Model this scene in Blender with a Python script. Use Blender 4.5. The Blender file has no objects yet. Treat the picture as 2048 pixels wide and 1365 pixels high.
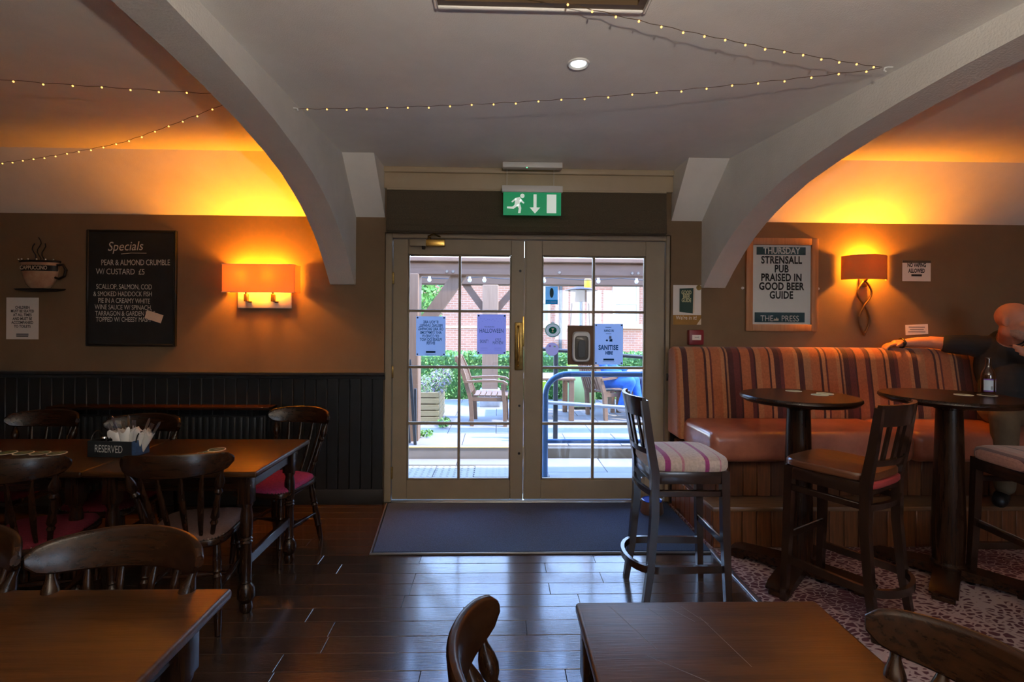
import bpy, bmesh, math, random
from mathutils import Vector, Matrix
random.seed(7)
PI = math.pi
SC = bpy.context.scene
COL = SC.collection

# ------------------------------------------------------------------ camera
YAW, ROLL, EYE, FPX = math.radians(1.5), math.radians(0.4), 1.5, 1020.0
F = Vector((math.sin(YAW), math.cos(YAW), 0)); R0 = Vector((math.cos(YAW), -math.sin(YAW), 0)); U0 = Vector((0, 0, 1))
RR = R0*math.cos(ROLL) + U0*math.sin(ROLL); UU = U0*math.cos(ROLL) - R0*math.sin(ROLL)
cd = bpy.data.cameras.new('camera'); cam = bpy.data.objects.new('camera', cd); COL.objects.link(cam)
cam.matrix_world = Matrix(((RR.x, UU.x, -F.x, 0), (RR.y, UU.y, -F.y, 0), (RR.z, UU.z, -F.z, EYE), (0, 0, 0, 1)))
cd.sensor_width = 36; cd.lens = FPX*36/2048; cd.shift_y = -37.5/2048; cd.clip_start = 0.05; cd.clip_end = 300
SC.camera = cam

# ------------------------------------------------------------------ world, sun, exposure
w = bpy.data.worlds.new('world'); SC.world = w; w.use_nodes = True
nt = w.node_tree; nt.nodes.clear()
wo = nt.nodes.new('ShaderNodeOutputWorld'); bg = nt.nodes.new('ShaderNodeBackground')
tc = nt.nodes.new('ShaderNodeTexCoord'); sp = nt.nodes.new('ShaderNodeSeparateXYZ'); rp = nt.nodes.new('ShaderNodeValToRGB')
nt.links.new(tc.outputs['Generated'], sp.inputs[0]); nt.links.new(sp.outputs['Z'], rp.inputs[0])
rp.color_ramp.elements[0].position = 0.0; rp.color_ramp.elements[0].color = (.86, .92, 1, 1)
rp.color_ramp.elements[1].position = 0.75; rp.color_ramp.elements[1].color = (.16, .36, .95, 1)
e = rp.color_ramp.elements.new(0.22); e.color = (.5, .7, 1, 1)
nt.links.new(rp.outputs[0], bg.inputs[0]); bg.inputs[1].default_value = 6.0
nt.links.new(bg.outputs[0], wo.inputs[0])
sd = bpy.data.lights.new('sun', 'SUN'); sd.energy = 3.2; sd.color = (1, .93, .82); sd.angle = math.radians(1.0)
sun = bpy.data.objects.new('sun', sd); COL.objects.link(sun)
sun.rotation_euler = Vector((-.5, .2, -.84)).to_track_quat('-Z', 'Y').to_euler()
SC.view_settings.view_transform = 'Standard'; SC.view_settings.look = 'None'
SC.view_settings.gamma = 1; SC.view_settings.use_curve_mapping = False
SC.view_settings.exposure = 1.0
SC.cycles.use_denoising = True
SC.cycles.sample_clamp_indirect = 6.0
SC.cycles.max_bounces = 10; SC.cycles.diffuse_bounces = 5; SC.cycles.transparent_max_bounces = 16

# ------------------------------------------------------------------ mesh helpers
class MB:
    def __init__(s): s.v = []; s.f = []; s.m = []; s.mi = 0
    def add(s, vs, fs, M=None):
        b = len(s.v)
        for p in vs:
            p = Vector(p)
            s.v.append(M @ p if M else p)
        for f in fs: s.f.append([b+i for i in f]); s.m.append(s.mi)
        return s
    def box(s, x0, x1, y0, y1, z0, z1, M=None):
        return s.add([(x0,y0,z0),(x1,y0,z0),(x1,y1,z0),(x0,y1,z0),(x0,y0,z1),(x1,y0,z1),(x1,y1,z1),(x0,y1,z1)],
                     [(0,3,2,1),(4,5,6,7),(0,1,5,4),(1,2,6,5),(2,3,7,6),(3,0,4,7)], M)
    def rbox(s, x0, x1, y0, y1, z0, z1, r=.01, seg=2, M=None):
        bm = bmesh.new(); bmesh.ops.create_cube(bm, size=1)
        for v in bm.verts:
            v.co = Vector(((x0+x1)/2+v.co.x*(x1-x0), (y0+y1)/2+v.co.y*(y1-y0), (z0+z1)/2+v.co.z*(z1-z0)))
        bmesh.ops.bevel(bm, geom=list(bm.edges), offset=r, segments=seg, profile=.5, affect='EDGES')
        bm.verts.ensure_lookup_table(); bm.verts.index_update()
        s.add([v.co.copy() for v in bm.verts], [[v.index for v in f.verts] for f in bm.faces], M); bm.free(); return s
    def tube(s, pts, rad, n=8, cap=True, closed=False, M=None, sq=1.0):
        pts = [Vector(p) for p in pts]; k = len(pts)
        if not hasattr(rad, '__len__'): rad = [rad]*k
        T = []
        for i in range(k):
            a = pts[(i-1) % k] if (closed or i > 0) else pts[i]
            b = pts[(i+1) % k] if (closed or i < k-1) else pts[i]
            T.append((b-a).normalized())
        ref = Vector((0,0,1)) if abs(T[0].z) < .9 else Vector((0,1,0))
        N = (ref - T[0]*ref.dot(T[0])).normalized(); vs = []; fs = []
        for i in range(k):
            N = (N - T[i]*N.dot(T[i])).normalized(); B = T[i].cross(N)
            for j in range(n):
                a = 2*PI*j/n + PI/n
                vs.append(pts[i] + (N*math.cos(a)*sq + B*math.sin(a))*rad[i])
        for i in range(k if closed else k-1):
            i2 = (i+1) % k
            for j in range(n):
                fs.append((i*n+j, i*n+(j+1)%n, i2*n+(j+1)%n, i2*n+j))
        if cap and not closed:
            fs.append(tuple(range(n-1,-1,-1))); fs.append(tuple((k-1)*n+j for j in range(n)))
        return s.add(vs, fs, M)
    def lathe(s, p0, p1, prof, n=12, M=None):
        p0 = Vector(p0); p1 = Vector(p1)
        pts = []; 
        T = (p1-p0); L = T.length; T.normalize()
        ref = Vector((0,1,0)) if abs(T.y) < .8 else Vector((1,0,0))
        N = (ref - T*ref.dot(T)).normalized(); B = T.cross(N); vs = []; fs = []
        for t, r in prof:
            for j in range(n):
                a = 2*PI*j/n
                vs.append(p0 + T*(L*t) + (N*math.cos(a)+B*math.sin(a))*r)
        k = len(prof)
        for i in range(k-1):
            for j in range(n): fs.append((i*n+j, i*n+(j+1)%n, (i+1)*n+(j+1)%n, (i+1)*n+j))
        fs.append(tuple(range(n-1,-1,-1))); fs.append(tuple((k-1)*n+j for j in range(n)))
        return s.add(vs, fs, M)
    def prism(s, poly, ax, a, b, M=None):
        # poly: 2D points in the two axes other than ax (order x,y,z), extruded from a to b
        def P(p, t):
            return {'x': (t, p[0], p[1]), 'y': (p[0], t, p[1]), 'z': (p[0], p[1], t)}[ax]
        n = len(poly)
        vs = [P(p, a) for p in poly] + [P(p, b) for p in poly]
        fs = [tuple(range(n)), tuple(range(2*n-1, n-1, -1))]
        for i in range(n): fs.append((i, n+i, n+(i+1)%n, (i+1)%n))
        return s.add(vs, fs, M)
    def sphere(s, c, r, n=12, m=8, M=None):
        c = Vector(c); r = Vector((r,r,r)) if not hasattr(r,'__len__') else Vector(r)
        vs = [c+Vector((0,0,-r.z))]; fs = []
        for i in range(1, m):
            t = -PI/2 + PI*i/m
            for j in range(n):
                a = 2*PI*j/n
                vs.append(c+Vector((r.x*math.cos(t)*math.cos(a), r.y*math.cos(t)*math.sin(a), r.z*math.sin(t))))
        vs.append(c+Vector((0,0,r.z))); top = len(vs)-1
        for j in range(n): fs.append((0, 1+(j+1)%n, 1+j)); fs.append((top, 1+(m-2)*n+j, 1+(m-2)*n+(j+1)%n))
        for i in range(m-2):
            for j in range(n): fs.append((1+i*n+j, 1+i*n+(j+1)%n, 1+(i+1)*n+(j+1)%n, 1+(i+1)*n+j))
        return s.add(vs, fs, M)
    def sweep(s, frames, M=None):
        # frames: list of closed polygons (same count) lofted together, ends capped
        n = len(frames[0]); vs = [p for fr in frames for p in fr]; fs = []
        for i in range(len(frames)-1):
            for j in range(n): fs.append((i*n+j, i*n+(j+1)%n, (i+1)*n+(j+1)%n, (i+1)*n+j))
        fs.append(tuple(range(n-1,-1,-1))); fs.append(tuple((len(frames)-1)*n+j for j in range(n)))
        return s.add(vs, fs, M)
    def mesh(s, name, mats, smooth=38):
        me = bpy.data.meshes.new(name); me.from_pydata([tuple(v) for v in s.v], [], s.f)
        for m in (mats if isinstance(mats, (list, tuple)) else [mats]): me.materials.append(m)
        if any(s.m): me.polygons.foreach_set('material_index', s.m)
        bm = bmesh.new(); bm.from_mesh(me); bmesh.ops.recalc_face_normals(bm, faces=bm.faces); bm.to_mesh(me); bm.free()
        if smooth: me.shade_smooth(); me.set_sharp_from_angle(angle=math.radians(smooth))
        else: me.shade_flat()
        me.update(); return me
    def build(s, name, mats, parent=None, smooth=38, loc=None):
        o = bpy.data.objects.new(name, s.mesh(name, mats, smooth)); COL.objects.link(o)
        if parent: o.parent = parent
        if loc: o.location = loc
        return o
def B(*a): return MB().box(*a)
def RB(*a, **k): return MB().rbox(*a, **k)
def tag(o, label, cat=None, group=None):
    o['label'] = label
    if cat: o['category'] = cat
    if group: o['group'] = group
    return o
def struct(o): o['kind'] = 'structure'; return o
def thing(name, label, cat, loc=(0,0,0), rz=0, group=None):
    o = bpy.data.objects.new(name, None); COL.objects.link(o); o.empty_display_size = .1
    o.location = loc; o.rotation_euler = (0,0,rz); return tag(o, label, cat, group)
def inst(src, name=None, parent=None, loc=None):
    o = src.copy(); COL.objects.link(o)
    if name: o.name = name
    o.parent = parent
    if loc is not None: o.location = loc
    return o
def copy_tree(o, parent=None):
    c = o.copy(); COL.objects.link(c); c.parent = parent
    for ch in list(o.children): copy_tree(ch, c)
    return c
def dup(root, label, loc, rz, group=None):
    c = copy_tree(root); c['label'] = label; c.location = loc; c.rotation_euler = (0,0,rz)
    if group: c['group'] = group
    return c

# ------------------------------------------------------------------ materials
def mat(name, col, rough=.6, metal=0, vary=0, vscale=8, bump=0, bscale=60, stretch=(1,1,1), spec=.5, col2=None, coat=0, sheen=0, trans=0, emit=None, es=1):
    m = bpy.data.materials.new(name); m.use_nodes = True; n = m.node_tree.nodes; l = m.node_tree.links
    b = n['Principled BSDF']; b.inputs['Base Color'].default_value = (*col, 1); b.inputs['Roughness'].default_value = rough
    b.inputs['Metallic'].default_value = metal; b.inputs['Specular IOR Level'].default_value = spec
    b.inputs['Coat Weight'].default_value = coat; b.inputs['Coat Roughness'].default_value = .12
    b.inputs['Sheen Weight'].default_value = sheen; b.inputs['Transmission Weight'].default_value = trans
    if emit: b.inputs['Emission Color'].default_value = (*emit, 1); b.inputs['Emission Strength'].default_value = es
    if vary or col2 or bump:
        t = n.new('ShaderNodeTexCoord'); mp = n.new('ShaderNodeMapping'); mp.inputs['Scale'].default_value = stretch
        l.new(t.outputs['Object'], mp.inputs[0])
    if vary or col2:
        nz = n.new('ShaderNodeTexNoise'); nz.inputs['Scale'].default_value = vscale; nz.inputs['Detail'].default_value = 6
        nz.inputs['Roughness'].default_value = .62
        l.new(mp.outputs[0], nz.inputs['Vector'])
        r = n.new('ShaderNodeValToRGB'); r.color_ramp.elements[0].position = .3; r.color_ramp.elements[1].position = .7
        c2 = col2 or tuple(max(0, c*(1-vary)) for c in col); c1 = col if col2 else tuple(min(1, c*(1+vary)) for c in col)
        r.color_ramp.elements[0].color = (*c2, 1); r.color_ramp.elements[1].color = (*c1, 1)
        l.new(nz.outputs[0], r.inputs[0]); l.new(r.outputs[0], b.inputs['Base Color'])
    if bump:
        nb = n.new('ShaderNodeTexNoise'); nb.inputs['Scale'].default_value = bscale; nb.inputs['Detail'].default_value = 3
        l.new(mp.outputs[0], nb.inputs['Vector'])
        bp = n.new('ShaderNodeBump'); bp.inputs['Strength'].default_value = bump; bp.inputs['Distance'].default_value = .004
        l.new(nb.outputs[0], bp.inputs['Height']); l.new(bp.outputs[0], b.inputs['Normal'])
    return m
def wood(name, c1, c2, rough=.28, axis='x', coat=.0, scale=5, bump=.1, spec=.5):
    st = {'x': (1,14,14), 'y': (14,1,14), 'z': (14,14,1)}[axis]
    return mat(name, c1, rough, col2=c2, vscale=scale, stretch=st, bump=bump, bscale=12, coat=coat, spec=spec)
M = {}
M['plaster'] = mat('cream_plaster', (.84,.815,.76), .85, vary=.05, vscale=3, bump=.35, bscale=180)
M['arch'] = mat('arch_plaster', (.70,.68,.635), .85, vary=.06, vscale=4, bump=.7, bscale=90)
M['brown_wall'] = mat('brown_wall_paint', (.20,.128,.068), .8, vary=.08, vscale=3, bump=.2, bscale=150)
M['dado'] = mat('slate_dado_paint', (.013,.016,.019), .42, vary=.15, vscale=6, bump=.08, bscale=40)
M['dado_rail'] = mat('dado_rail_paint', (.026,.030,.034), .35, vary=.1, vscale=6)
M['door'] = mat('taupe_door_paint', (.31,.24,.155), .45, vary=.06, vscale=5, bump=.06, bscale=30)
M['lintel'] = mat('cream_lintel_paint', (.50,.40,.27), .5, vary=.06, vscale=4)
M['darkwood'] = wood('dark_stained_wood', (.032,.012,.005), (.010,.004,.002), .27, 'x', spec=.32, bump=.03)
M['darkwood_y'] = wood('dark_stained_wood_y', (.032,.012,.005), (.010,.004,.002), .27, 'y', spec=.32, bump=.03)
M['darkwood_z'] = wood('dark_stained_wood_z', (.030,.012,.005), (.010,.004,.002), .27, 'z', spec=.32, bump=.03)
M['tabletop'] = wood('table_top_wood', (.062,.023,.006), (.024,.009,.003), .36, 'x', spec=.35, scale=4)
M['stoolwood'] = wood('stool_wood', (.030,.013,.007), (.012,.006,.004), .26, 'z', coat=.35)
M['panelwood'] = wood('panel_board_wood', (.22,.075,.026), (.085,.030,.012), .33, 'z', coat=.3)
M['panelwood2'] = wood('panel_board_wood_dark', (.12,.042,.018), (.05,.018,.008), .33, 'z', coat=.3)
M['treadwood'] = wood('tread_wood', (.26,.14,.07), (.13,.065,.033), .3, 'x', coat=.3)
M['planks'] = [wood('floor_plank_%s' % nm, c1, c2, .20, 'x', scale=3.2, bump=.4, coat=.6, spec=.6) for nm, c1, c2 in
    (('dark', (.050,.027,.016), (.020,.011,.008)), ('mid', (.066,.034,.020), (.026,.014,.009)), ('warm', (.078,.038,.020), (.034,.016,.010)))]
M['pink'] = mat('magenta_seat_fabric', (.30,.035,.115), .9, spec=.2, vary=.25, vscale=90, bump=.5, bscale=260)
M['beige_seat'] = mat('faded_rose_seat_fabric', (.13,.075,.062), .9, spec=.2, vary=.15, vscale=70, bump=.5, bscale=260)
M['maroon_seat'] = mat('maroon_seat_fabric', (.13,.014,.026), .9, spec=.2, vary=.25, vscale=90, bump=.5, bscale=260)
M['stud'] = mat('pewter_studs', (.55,.55,.56), .25, 1)
M['leather'] = mat('tan_red_leather', (.52,.19,.12), .30, col2=(.32,.10,.065), vscale=5, bump=.25, bscale=35, coat=.6)
M['red_leather'] = mat('red_leather', (.35,.05,.05), .35, bump=.2, bscale=40)
M['mat'] = mat('charcoal_blue_mat', (.034,.062,.125), .95, vary=.45, vscale=160, bump=1, bscale=300)
M['mat_edge'] = mat('mat_rubber_edge', (.10,.10,.11), .35)
M['alu'] = mat('brushed_aluminium', (.75,.76,.78), .3, 1)
M['chrome'] = mat('chrome', (.8,.8,.8), .12, 1)
M['brass'] = mat('polished_brass', (.78,.50,.13), .25, 1)
M['oldbrass'] = mat('aged_brass', (.25,.16,.05), .35, 1, vary=.4, vscale=20)
M['darkmetal'] = mat('dark_iron', (.03,.028,.027), .45, .7)
M['bracket'] = mat('bronze_bracket', (.20,.13,.08), .4, .8)
M['white'] = mat('white_plastic', (.72,.72,.70), .4)
M['black'] = mat('black_plastic', (.012,.012,.012), .4)
M['paper'] = mat('white_paper', (.82,.77,.72), .8)
M['ink'] = mat('black_ink', (.012,.012,.014), .7)
M['navyink'] = mat('navy_ink', (.015,.05,.10), .7)
M['teal'] = mat('teal_print', (.030,.085,.105), .7)
M['tealbright'] = mat('bright_teal_print', (.02,.33,.48), .6)
M['greyink'] = mat('grey_ink', (.22,.22,.24), .8)
M['chalk'] = mat('chalk', (.62,.60,.56), .95, vary=.25, vscale=120)
M['slate'] = mat('blackboard', (.010,.013,.016), .75, vary=.3, vscale=6)
M['oak'] = wood('pine_frame_wood', (.50,.26,.12), (.38,.18,.08), .45, 'z', scale=4)
M['card'] = mat('cream_card', (.75,.62,.48), .8)
M['green'] = mat('exit_sign_green', (.0,.26,.10), .4, emit=(0,.30,.11), es=.22)
M['exit_white'] = mat('exit_sign_white', (.85,.9,.87), .4, emit=(.8,.95,.85), es=.20)
M['blind'] = mat('woven_brown_blind', (.095,.072,.043), .9, vary=.35, vscale=120, bump=.8, bscale=220, stretch=(1,1,2.5))
M['navy_ctrl'] = mat('navy_enamel', (.03,.09,.22), .6, vary=.25, vscale=60)
M['napkin'] = mat('white_napkin', (.78,.76,.72), .85, bump=.2, bscale=120)
M['steel'] = mat('cutlery_steel', (.75,.75,.76), .18, 1)
M['coaster_rim'] = mat('coaster_rim', (.72,.76,.66), .7)
M['coaster'] = mat('coaster_green', (.05,.11,.07), .7, vary=.3, vscale=60)
M['coaster_pale'] = mat('coaster_pale_green', (.42,.60,.47), .7)
M['bottle'] = mat('brown_glass', (.055,.018,.008), .06, coat=.5, spec=.7)
M['label_blue'] = mat('bottle_label', (.55,.66,.74), .5)
M['label_purple'] = mat('bottle_label_edge', (.16,.08,.40), .5)
M['skin'] = mat('skin', (.52,.23,.145), .5, vary=.12, vscale=14, bump=.1, bscale=80)
M['beard'] = mat('grey_stubble', (.36,.24,.19), .8, vary=.2, vscale=60)
M['black_shirt'] = mat('black_tshirt', (.012,.014,.017), .85, vary=.2, vscale=20, bump=.2, bscale=40)
M['khaki'] = mat('khaki_trousers', (.13,.09,.05), .85, vary=.15, vscale=12, bump=.3, bscale=30)
M['jeans'] = mat('blue_jeans', (.04,.17,.62), .85, vary=.25, vscale=20)
M['darktrouser'] = mat('charcoal_trousers', (.10,.11,.15), .85, vary=.2, vscale=20)
M['blue_bowl'] = mat('blue_glaze', (.02,.10,.62), .2, coat=.5)
M['bowl_out'] = mat('brown_glaze', (.13,.075,.05), .35)
M['wire'] = mat('fairy_wire', (.10,.06,.03), .5)
M['fairy'] = mat('fairy_bulb', (1,.6,.2), .4, emit=(1,.46,.10), es=1.6)
M['downlight'] = mat('downlight_lens', (.9,.95,1), .3, emit=(.85,.95,1), es=1.2)
M['red'] = mat('red_call_point', (.22,.02,.03), .4)
M['hatch'] = wood('hatch_wood', (.11,.065,.028), (.07,.04,.017), .5, 'x')
# outdoors
M['brick'] = mat('brick_far', (0.406,0.200,0.126), .9)
M['ext_wood'] = wood('pergola_oak', (0.302,0.185,0.113), (0.232,0.135,0.080), .7, 'z', scale=3)
M['ext_beam'] = wood('pergola_beam', (0.319,0.180,0.113), (0.255,0.140,0.084), .7, 'x', scale=3)
M['ext_dark'] = wood('dark_beam', (0.128,0.070,0.042), (0.093,0.050,0.029), .7, 'x', scale=3)
M['teak'] = wood('teak_furniture', (0.290,0.170,0.101), (0.220,0.125,0.071), .6, 'x', scale=5)
M['pallet'] = wood('pale_pallet_wood', (0.360,0.300,0.160), (0.290,0.230,0.118), .8, 'x', scale=5)
M['paving'] = mat('pale_paving', (0.302,0.265,0.231), .85, vary=.08, vscale=3, bump=.2, bscale=60)
M['tactile'] = mat('buff_tactile_paving', (0.336,0.280,0.210), .85, vary=.06, vscale=4)
M['joint'] = mat('paving_joint', (0.128,0.115,0.092), .95)
M['yellow_edge'] = mat('yellow_nosing', (0.435,0.310,0.092), .7)
M['gravel'] = mat('pale_gravel', (0.348,0.310,0.231), .95, vary=.1, vscale=20)
M['rail_blue'] = mat('blue_painted_steel', (.035,.10,.22), .3, .2, coat=.3)
M['rail_grey'] = mat('galvanised_steel', (.30,.36,.43), .4, .3)
M['ext_black'] = mat('black_painted_steel', (0.029,0.035,0.042), .5)
M['lime'] = mat('lime_plastic', (.38,.66,.05), .5)
M['palegreen'] = mat('pale_green_metal', (.42,.60,.25), .5)
M['leaf'] = [mat('leaf_%s' % n_, c, .55, vary=.25, vscale=30) for n_, c in (('dark', (.06,.17,.03)), ('mid', (.13,.30,.05)), ('light', (.25,.42,.10)))]
M['herb'] = [mat('herb_%s' % n_, c, .7) for n_, c in (('pale', (.20,.30,.10)), ('silver', (.30,.38,.18)), ('flower', (.40,.30,.42)))]
M['upvc'] = mat('white_window_frame', (0.493,0.430,0.361), .4)
M['curtain_glass'] = mat('net_curtained_glass', (0.319,0.300,0.244), .2, vary=.12, vscale=3, stretch=(12,1,1))
M['stone_sill'] = mat('stone_sill', (0.383,0.260,0.160), .8)
M['rooftile'] = mat('roof_tile', (0.290,0.135,0.084), .85, vary=.2, vscale=10)
M['shoe'] = mat('grey_trainers', (.35,.36,.38), .7)
M['bulbglass'] = mat('festoon_bulb', (.75,.75,.72), .15)
M['amber'] = mat('amber_lantern', (.75,.32,.03), .4, emit=(1,.42,.04), es=.5)
# brick: procedural courses for the house far behind the hedge
def brick_mat():
    m = M['brick']; n = m.node_tree.nodes; l = m.node_tree.links; b = n['Principled BSDF']
    t = n.new('ShaderNodeTexCoord'); mp = n.new('ShaderNodeMapping'); mp.inputs['Rotation'].default_value = (math.radians(90), 0, 0)
    br = n.new('ShaderNodeTexBrick'); br.inputs['Scale'].default_value = 1; br.inputs['Brick Width'].default_value = .225
    br.inputs['Row Height'].default_value = .075; br.inputs['Mortar Size'].default_value = .008
    br.inputs['Color1'].default_value = (.27,.115,.070,1); br.inputs['Color2'].default_value = (.31,.145,.092,1); br.inputs['Mortar'].default_value = (.34,.25,.19,1)
    l.new(t.outputs['Object'], mp.inputs[0]); l.new(mp.outputs[0], br.inputs[0]); l.new(br.outputs[0], b.inputs['Base Color'])
brick_mat()
def stripes(name, seq, period, axis='X', rough=.85, rib=0):
    m = mat(name, (.3,.1,.05), rough, sheen=.3); n = m.node_tree.nodes; l = m.node_tree.links; b = n['Principled BSDF']
    t = n.new('ShaderNodeTexCoord'); s = n.new('ShaderNodeSeparateXYZ'); l.new(t.outputs['Object'], s.inputs[0])
    d = n.new('ShaderNodeMath'); d.operation = 'DIVIDE'; d.inputs[1].default_value = period; l.new(s.outputs[axis], d.inputs[0])
    fr = n.new('ShaderNodeMath'); fr.operation = 'FRACT'; l.new(d.outputs[0], fr.inputs[0])
    r = n.new('ShaderNodeValToRGB'); cr = r.color_ramp; cr.interpolation = 'CONSTANT'
    tot = sum(q[0] for q in seq); x = 0; cr.elements[0].position = 0; cr.elements[0].color = (*seq[0][1], 1)
    cr.elements.remove(cr.elements[1])
    for i, (wd, c) in enumerate(seq):
        if i: e = cr.elements.new(x/tot); e.color = (*c, 1)
        x += wd
    l.new(fr.outputs[0], r.inputs[0])
    nz = n.new('ShaderNodeTexNoise'); nz.inputs['Scale'].default_value = 70; l.new(t.outputs['Object'], nz.inputs[0])
    mx = n.new('ShaderNodeMix'); mx.data_type = 'RGBA'; mx.blend_type = 'MULTIPLY'; mx.inputs[0].default_value = .5
    l.new(r.outputs[0], mx.inputs[6]); l.new(nz.outputs[0], mx.inputs[7]); l.new(mx.outputs[2], b.inputs['Base Color'])
    wv = n.new('ShaderNodeTexWave'); wv.inputs['Scale'].default_value = 60; wv.bands_direction = axis
    l.new(t.outputs['Object'], wv.inputs[0]); bp = n.new('ShaderNodeBump'); bp.inputs['Strength'].default_value = .35; bp.inputs['Distance'].default_value = .003
    l.new(wv.outputs[0], bp.inputs['Height']); l.new(bp.outputs[0], b.inputs['Normal'])
    return m
O_, T_, D_, P_, K_ = (.55,.17,.065), (.50,.23,.11), (.085,.02,.022), (.17,.035,.035), (.62,.26,.11)
M['bench_stripe'] = stripes('striped_chenille', [(3,P_),(1,D_),(5,O_),(2,P_),(1,D_),(3,K_),(4,O_),(1,D_),(2,K_),(3,D_),(2,P_),(6,O_),(2,K_),(3,D_),(4,T_),(5,O_),(1,D_),(2,K_),(1,P_),(5,O_),(2,K_),(1,D_),(1,T_),(3,D_)], .93)
Q_, V_, W_ = (.62,.50,.44), (.36,.035,.20), (.55,.22,.28)
M['stool_stripe'] = stripes('striped_stool_fabric', [(9,Q_),(3,V_),(8,Q_),(1,W_),(7,Q_),(4,V_),(8,Q_),(2,W_),(6,Q_)], .34, 'Y')
S_, U_ = (.55,.25,.19), (.17,.05,.05)
M['stool_stripe2'] = stripes('striped_rust_fabric', [(9,S_),(2,U_),(6,S_),(1,(.6,.36,.28)),(5,S_),(3,U_),(7,S_)], .26, 'Y')
def carpet_mat():
    m = mat('patterned_carpet', (.3,.2,.2), .95); n = m.node_tree.nodes; l = m.node_tree.links; b = n['Principled BSDF']
    t = n.new('ShaderNodeTexCoord'); nz = n.new('ShaderNodeTexNoise'); nz.inputs['Scale'].default_value = 7; l.new(t.outputs['Object'], nz.inputs[0])
    mx = n.new('ShaderNodeMix'); mx.data_type = 'RGBA'; mx.blend_type = 'ADD'; mx.inputs[0].default_value = .10
    l.new(t.outputs['Object'], mx.inputs[6]); l.new(nz.outputs['Color'], mx.inputs[7])
    mp = n.new('ShaderNodeMapping'); mp.inputs['Scale'].default_value = (1,1.7,1); mp.inputs['Rotation'].default_value = (0,0,.6); l.new(mx.outputs[2], mp.inputs[0])
    v = n.new('ShaderNodeTexVoronoi'); v.feature = 'DISTANCE_TO_EDGE'; v.inputs['Scale'].default_value = 21; l.new(mp.outputs[0], v.inputs['Vector'])
    big = n.new('ShaderNodeTexNoise'); big.inputs['Scale'].default_value = 1.7; big.inputs['Detail'].default_value = 1; l.new(t.outputs['Object'], big.inputs[0])
    mm = n.new('ShaderNodeMath'); mm.operation = 'MULTIPLY_ADD'; mm.inputs[1].default_value = -.55; mm.inputs[2].default_value = .365; l.new(big.outputs[0], mm.inputs[0])
    sb = n.new('ShaderNodeMath'); sb.operation = 'SUBTRACT'; l.new(v.outputs['Distance'], sb.inputs[0]); l.new(mm.outputs[0], sb.inputs[1])
    r = n.new('ShaderNodeValToRGB'); cr = r.color_ramp
    cr.elements[0].position = .02; cr.elements[0].color = (.36,.25,.235,1); cr.elements[1].position = .10; cr.elements[1].color = (.075,.013,.022,1)
    l.new(sb.outputs[0], r.inputs[0]); l.new(r.outputs[0], b.inputs['Base Color'])
    nb = n.new('ShaderNodeTexNoise'); nb.inputs['Scale'].default_value = 400; l.new(t.outputs['Object'], nb.inputs[0])
    bp = n.new('ShaderNodeBump'); bp.inputs['Strength'].default_value = .8; bp.inputs['Distance'].default_value = .004; l.new(nb.outputs[0], bp.inputs['Height']); l.new(bp.outputs[0], b.inputs['Normal'])
    return m
M['carpet'] = carpet_mat()
def glass_mat(name, refl=.07, tint=(1,1,1)):
    m = bpy.data.materials.new(name); m.use_nodes = True; n = m.node_tree.nodes; l = m.node_tree.links; n.clear()
    o = n.new('ShaderNodeOutputMaterial'); mx = n.new('ShaderNodeMixShader'); tr = n.new('ShaderNodeBsdfTransparent'); gl = n.new('ShaderNodeBsdfGlossy')
    tr.inputs[0].default_value = (*tint, 1); gl.inputs['Roughness'].default_value = .02; fr = n.new('ShaderNodeFresnel'); fr.inputs[0].default_value = 1.45
    l.new(fr.outputs[0], mx.inputs[0]); l.new(tr.outputs[0], mx.inputs[1]); l.new(gl.outputs[0], mx.inputs[2]); l.new(mx.outputs[0], o.inputs[0])
    return m
M['glass'] = glass_mat('window_glass')
def shade_mat(name, col, tr):
    m = bpy.data.materials.new(name); m.use_nodes = True; n = m.node_tree.nodes; l = m.node_tree.links; n.clear()
    o = n.new('ShaderNodeOutputMaterial'); mx = n.new('ShaderNodeMixShader'); d = n.new('ShaderNodeBsdfDiffuse'); t = n.new('ShaderNodeBsdfTranslucent')
    d.inputs[0].default_value = (*col, 1); t.inputs[0].default_value = (*col, 1); mx.inputs[0].default_value = tr
    l.new(d.outputs[0], mx.inputs[1]); l.new(t.outputs[0], mx.inputs[2]); l.new(mx.outputs[0], o.inputs[0]); return m
def thin_paper(name, col, tr=.6):
    return shade_mat(name, col, tr)
M['shade'] = shade_mat('cream_lamp_shade', (.8,.54,.30), .45)
M['shade2'] = shade_mat('brown_lamp_shade', (.42,.22,.09), .14)

M['bluepaper'] = thin_paper('pale_blue_paper', (.62,.74,.92)); M['lilacpaper'] = thin_paper('lilac_paper', (.60,.62,.90)); M['stickerpaper'] = thin_paper('sticker_paper', (.75,.78,.76))
M['navyprint'] = thin_paper('navy_print', (.02,.10,.20), .5)
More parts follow.
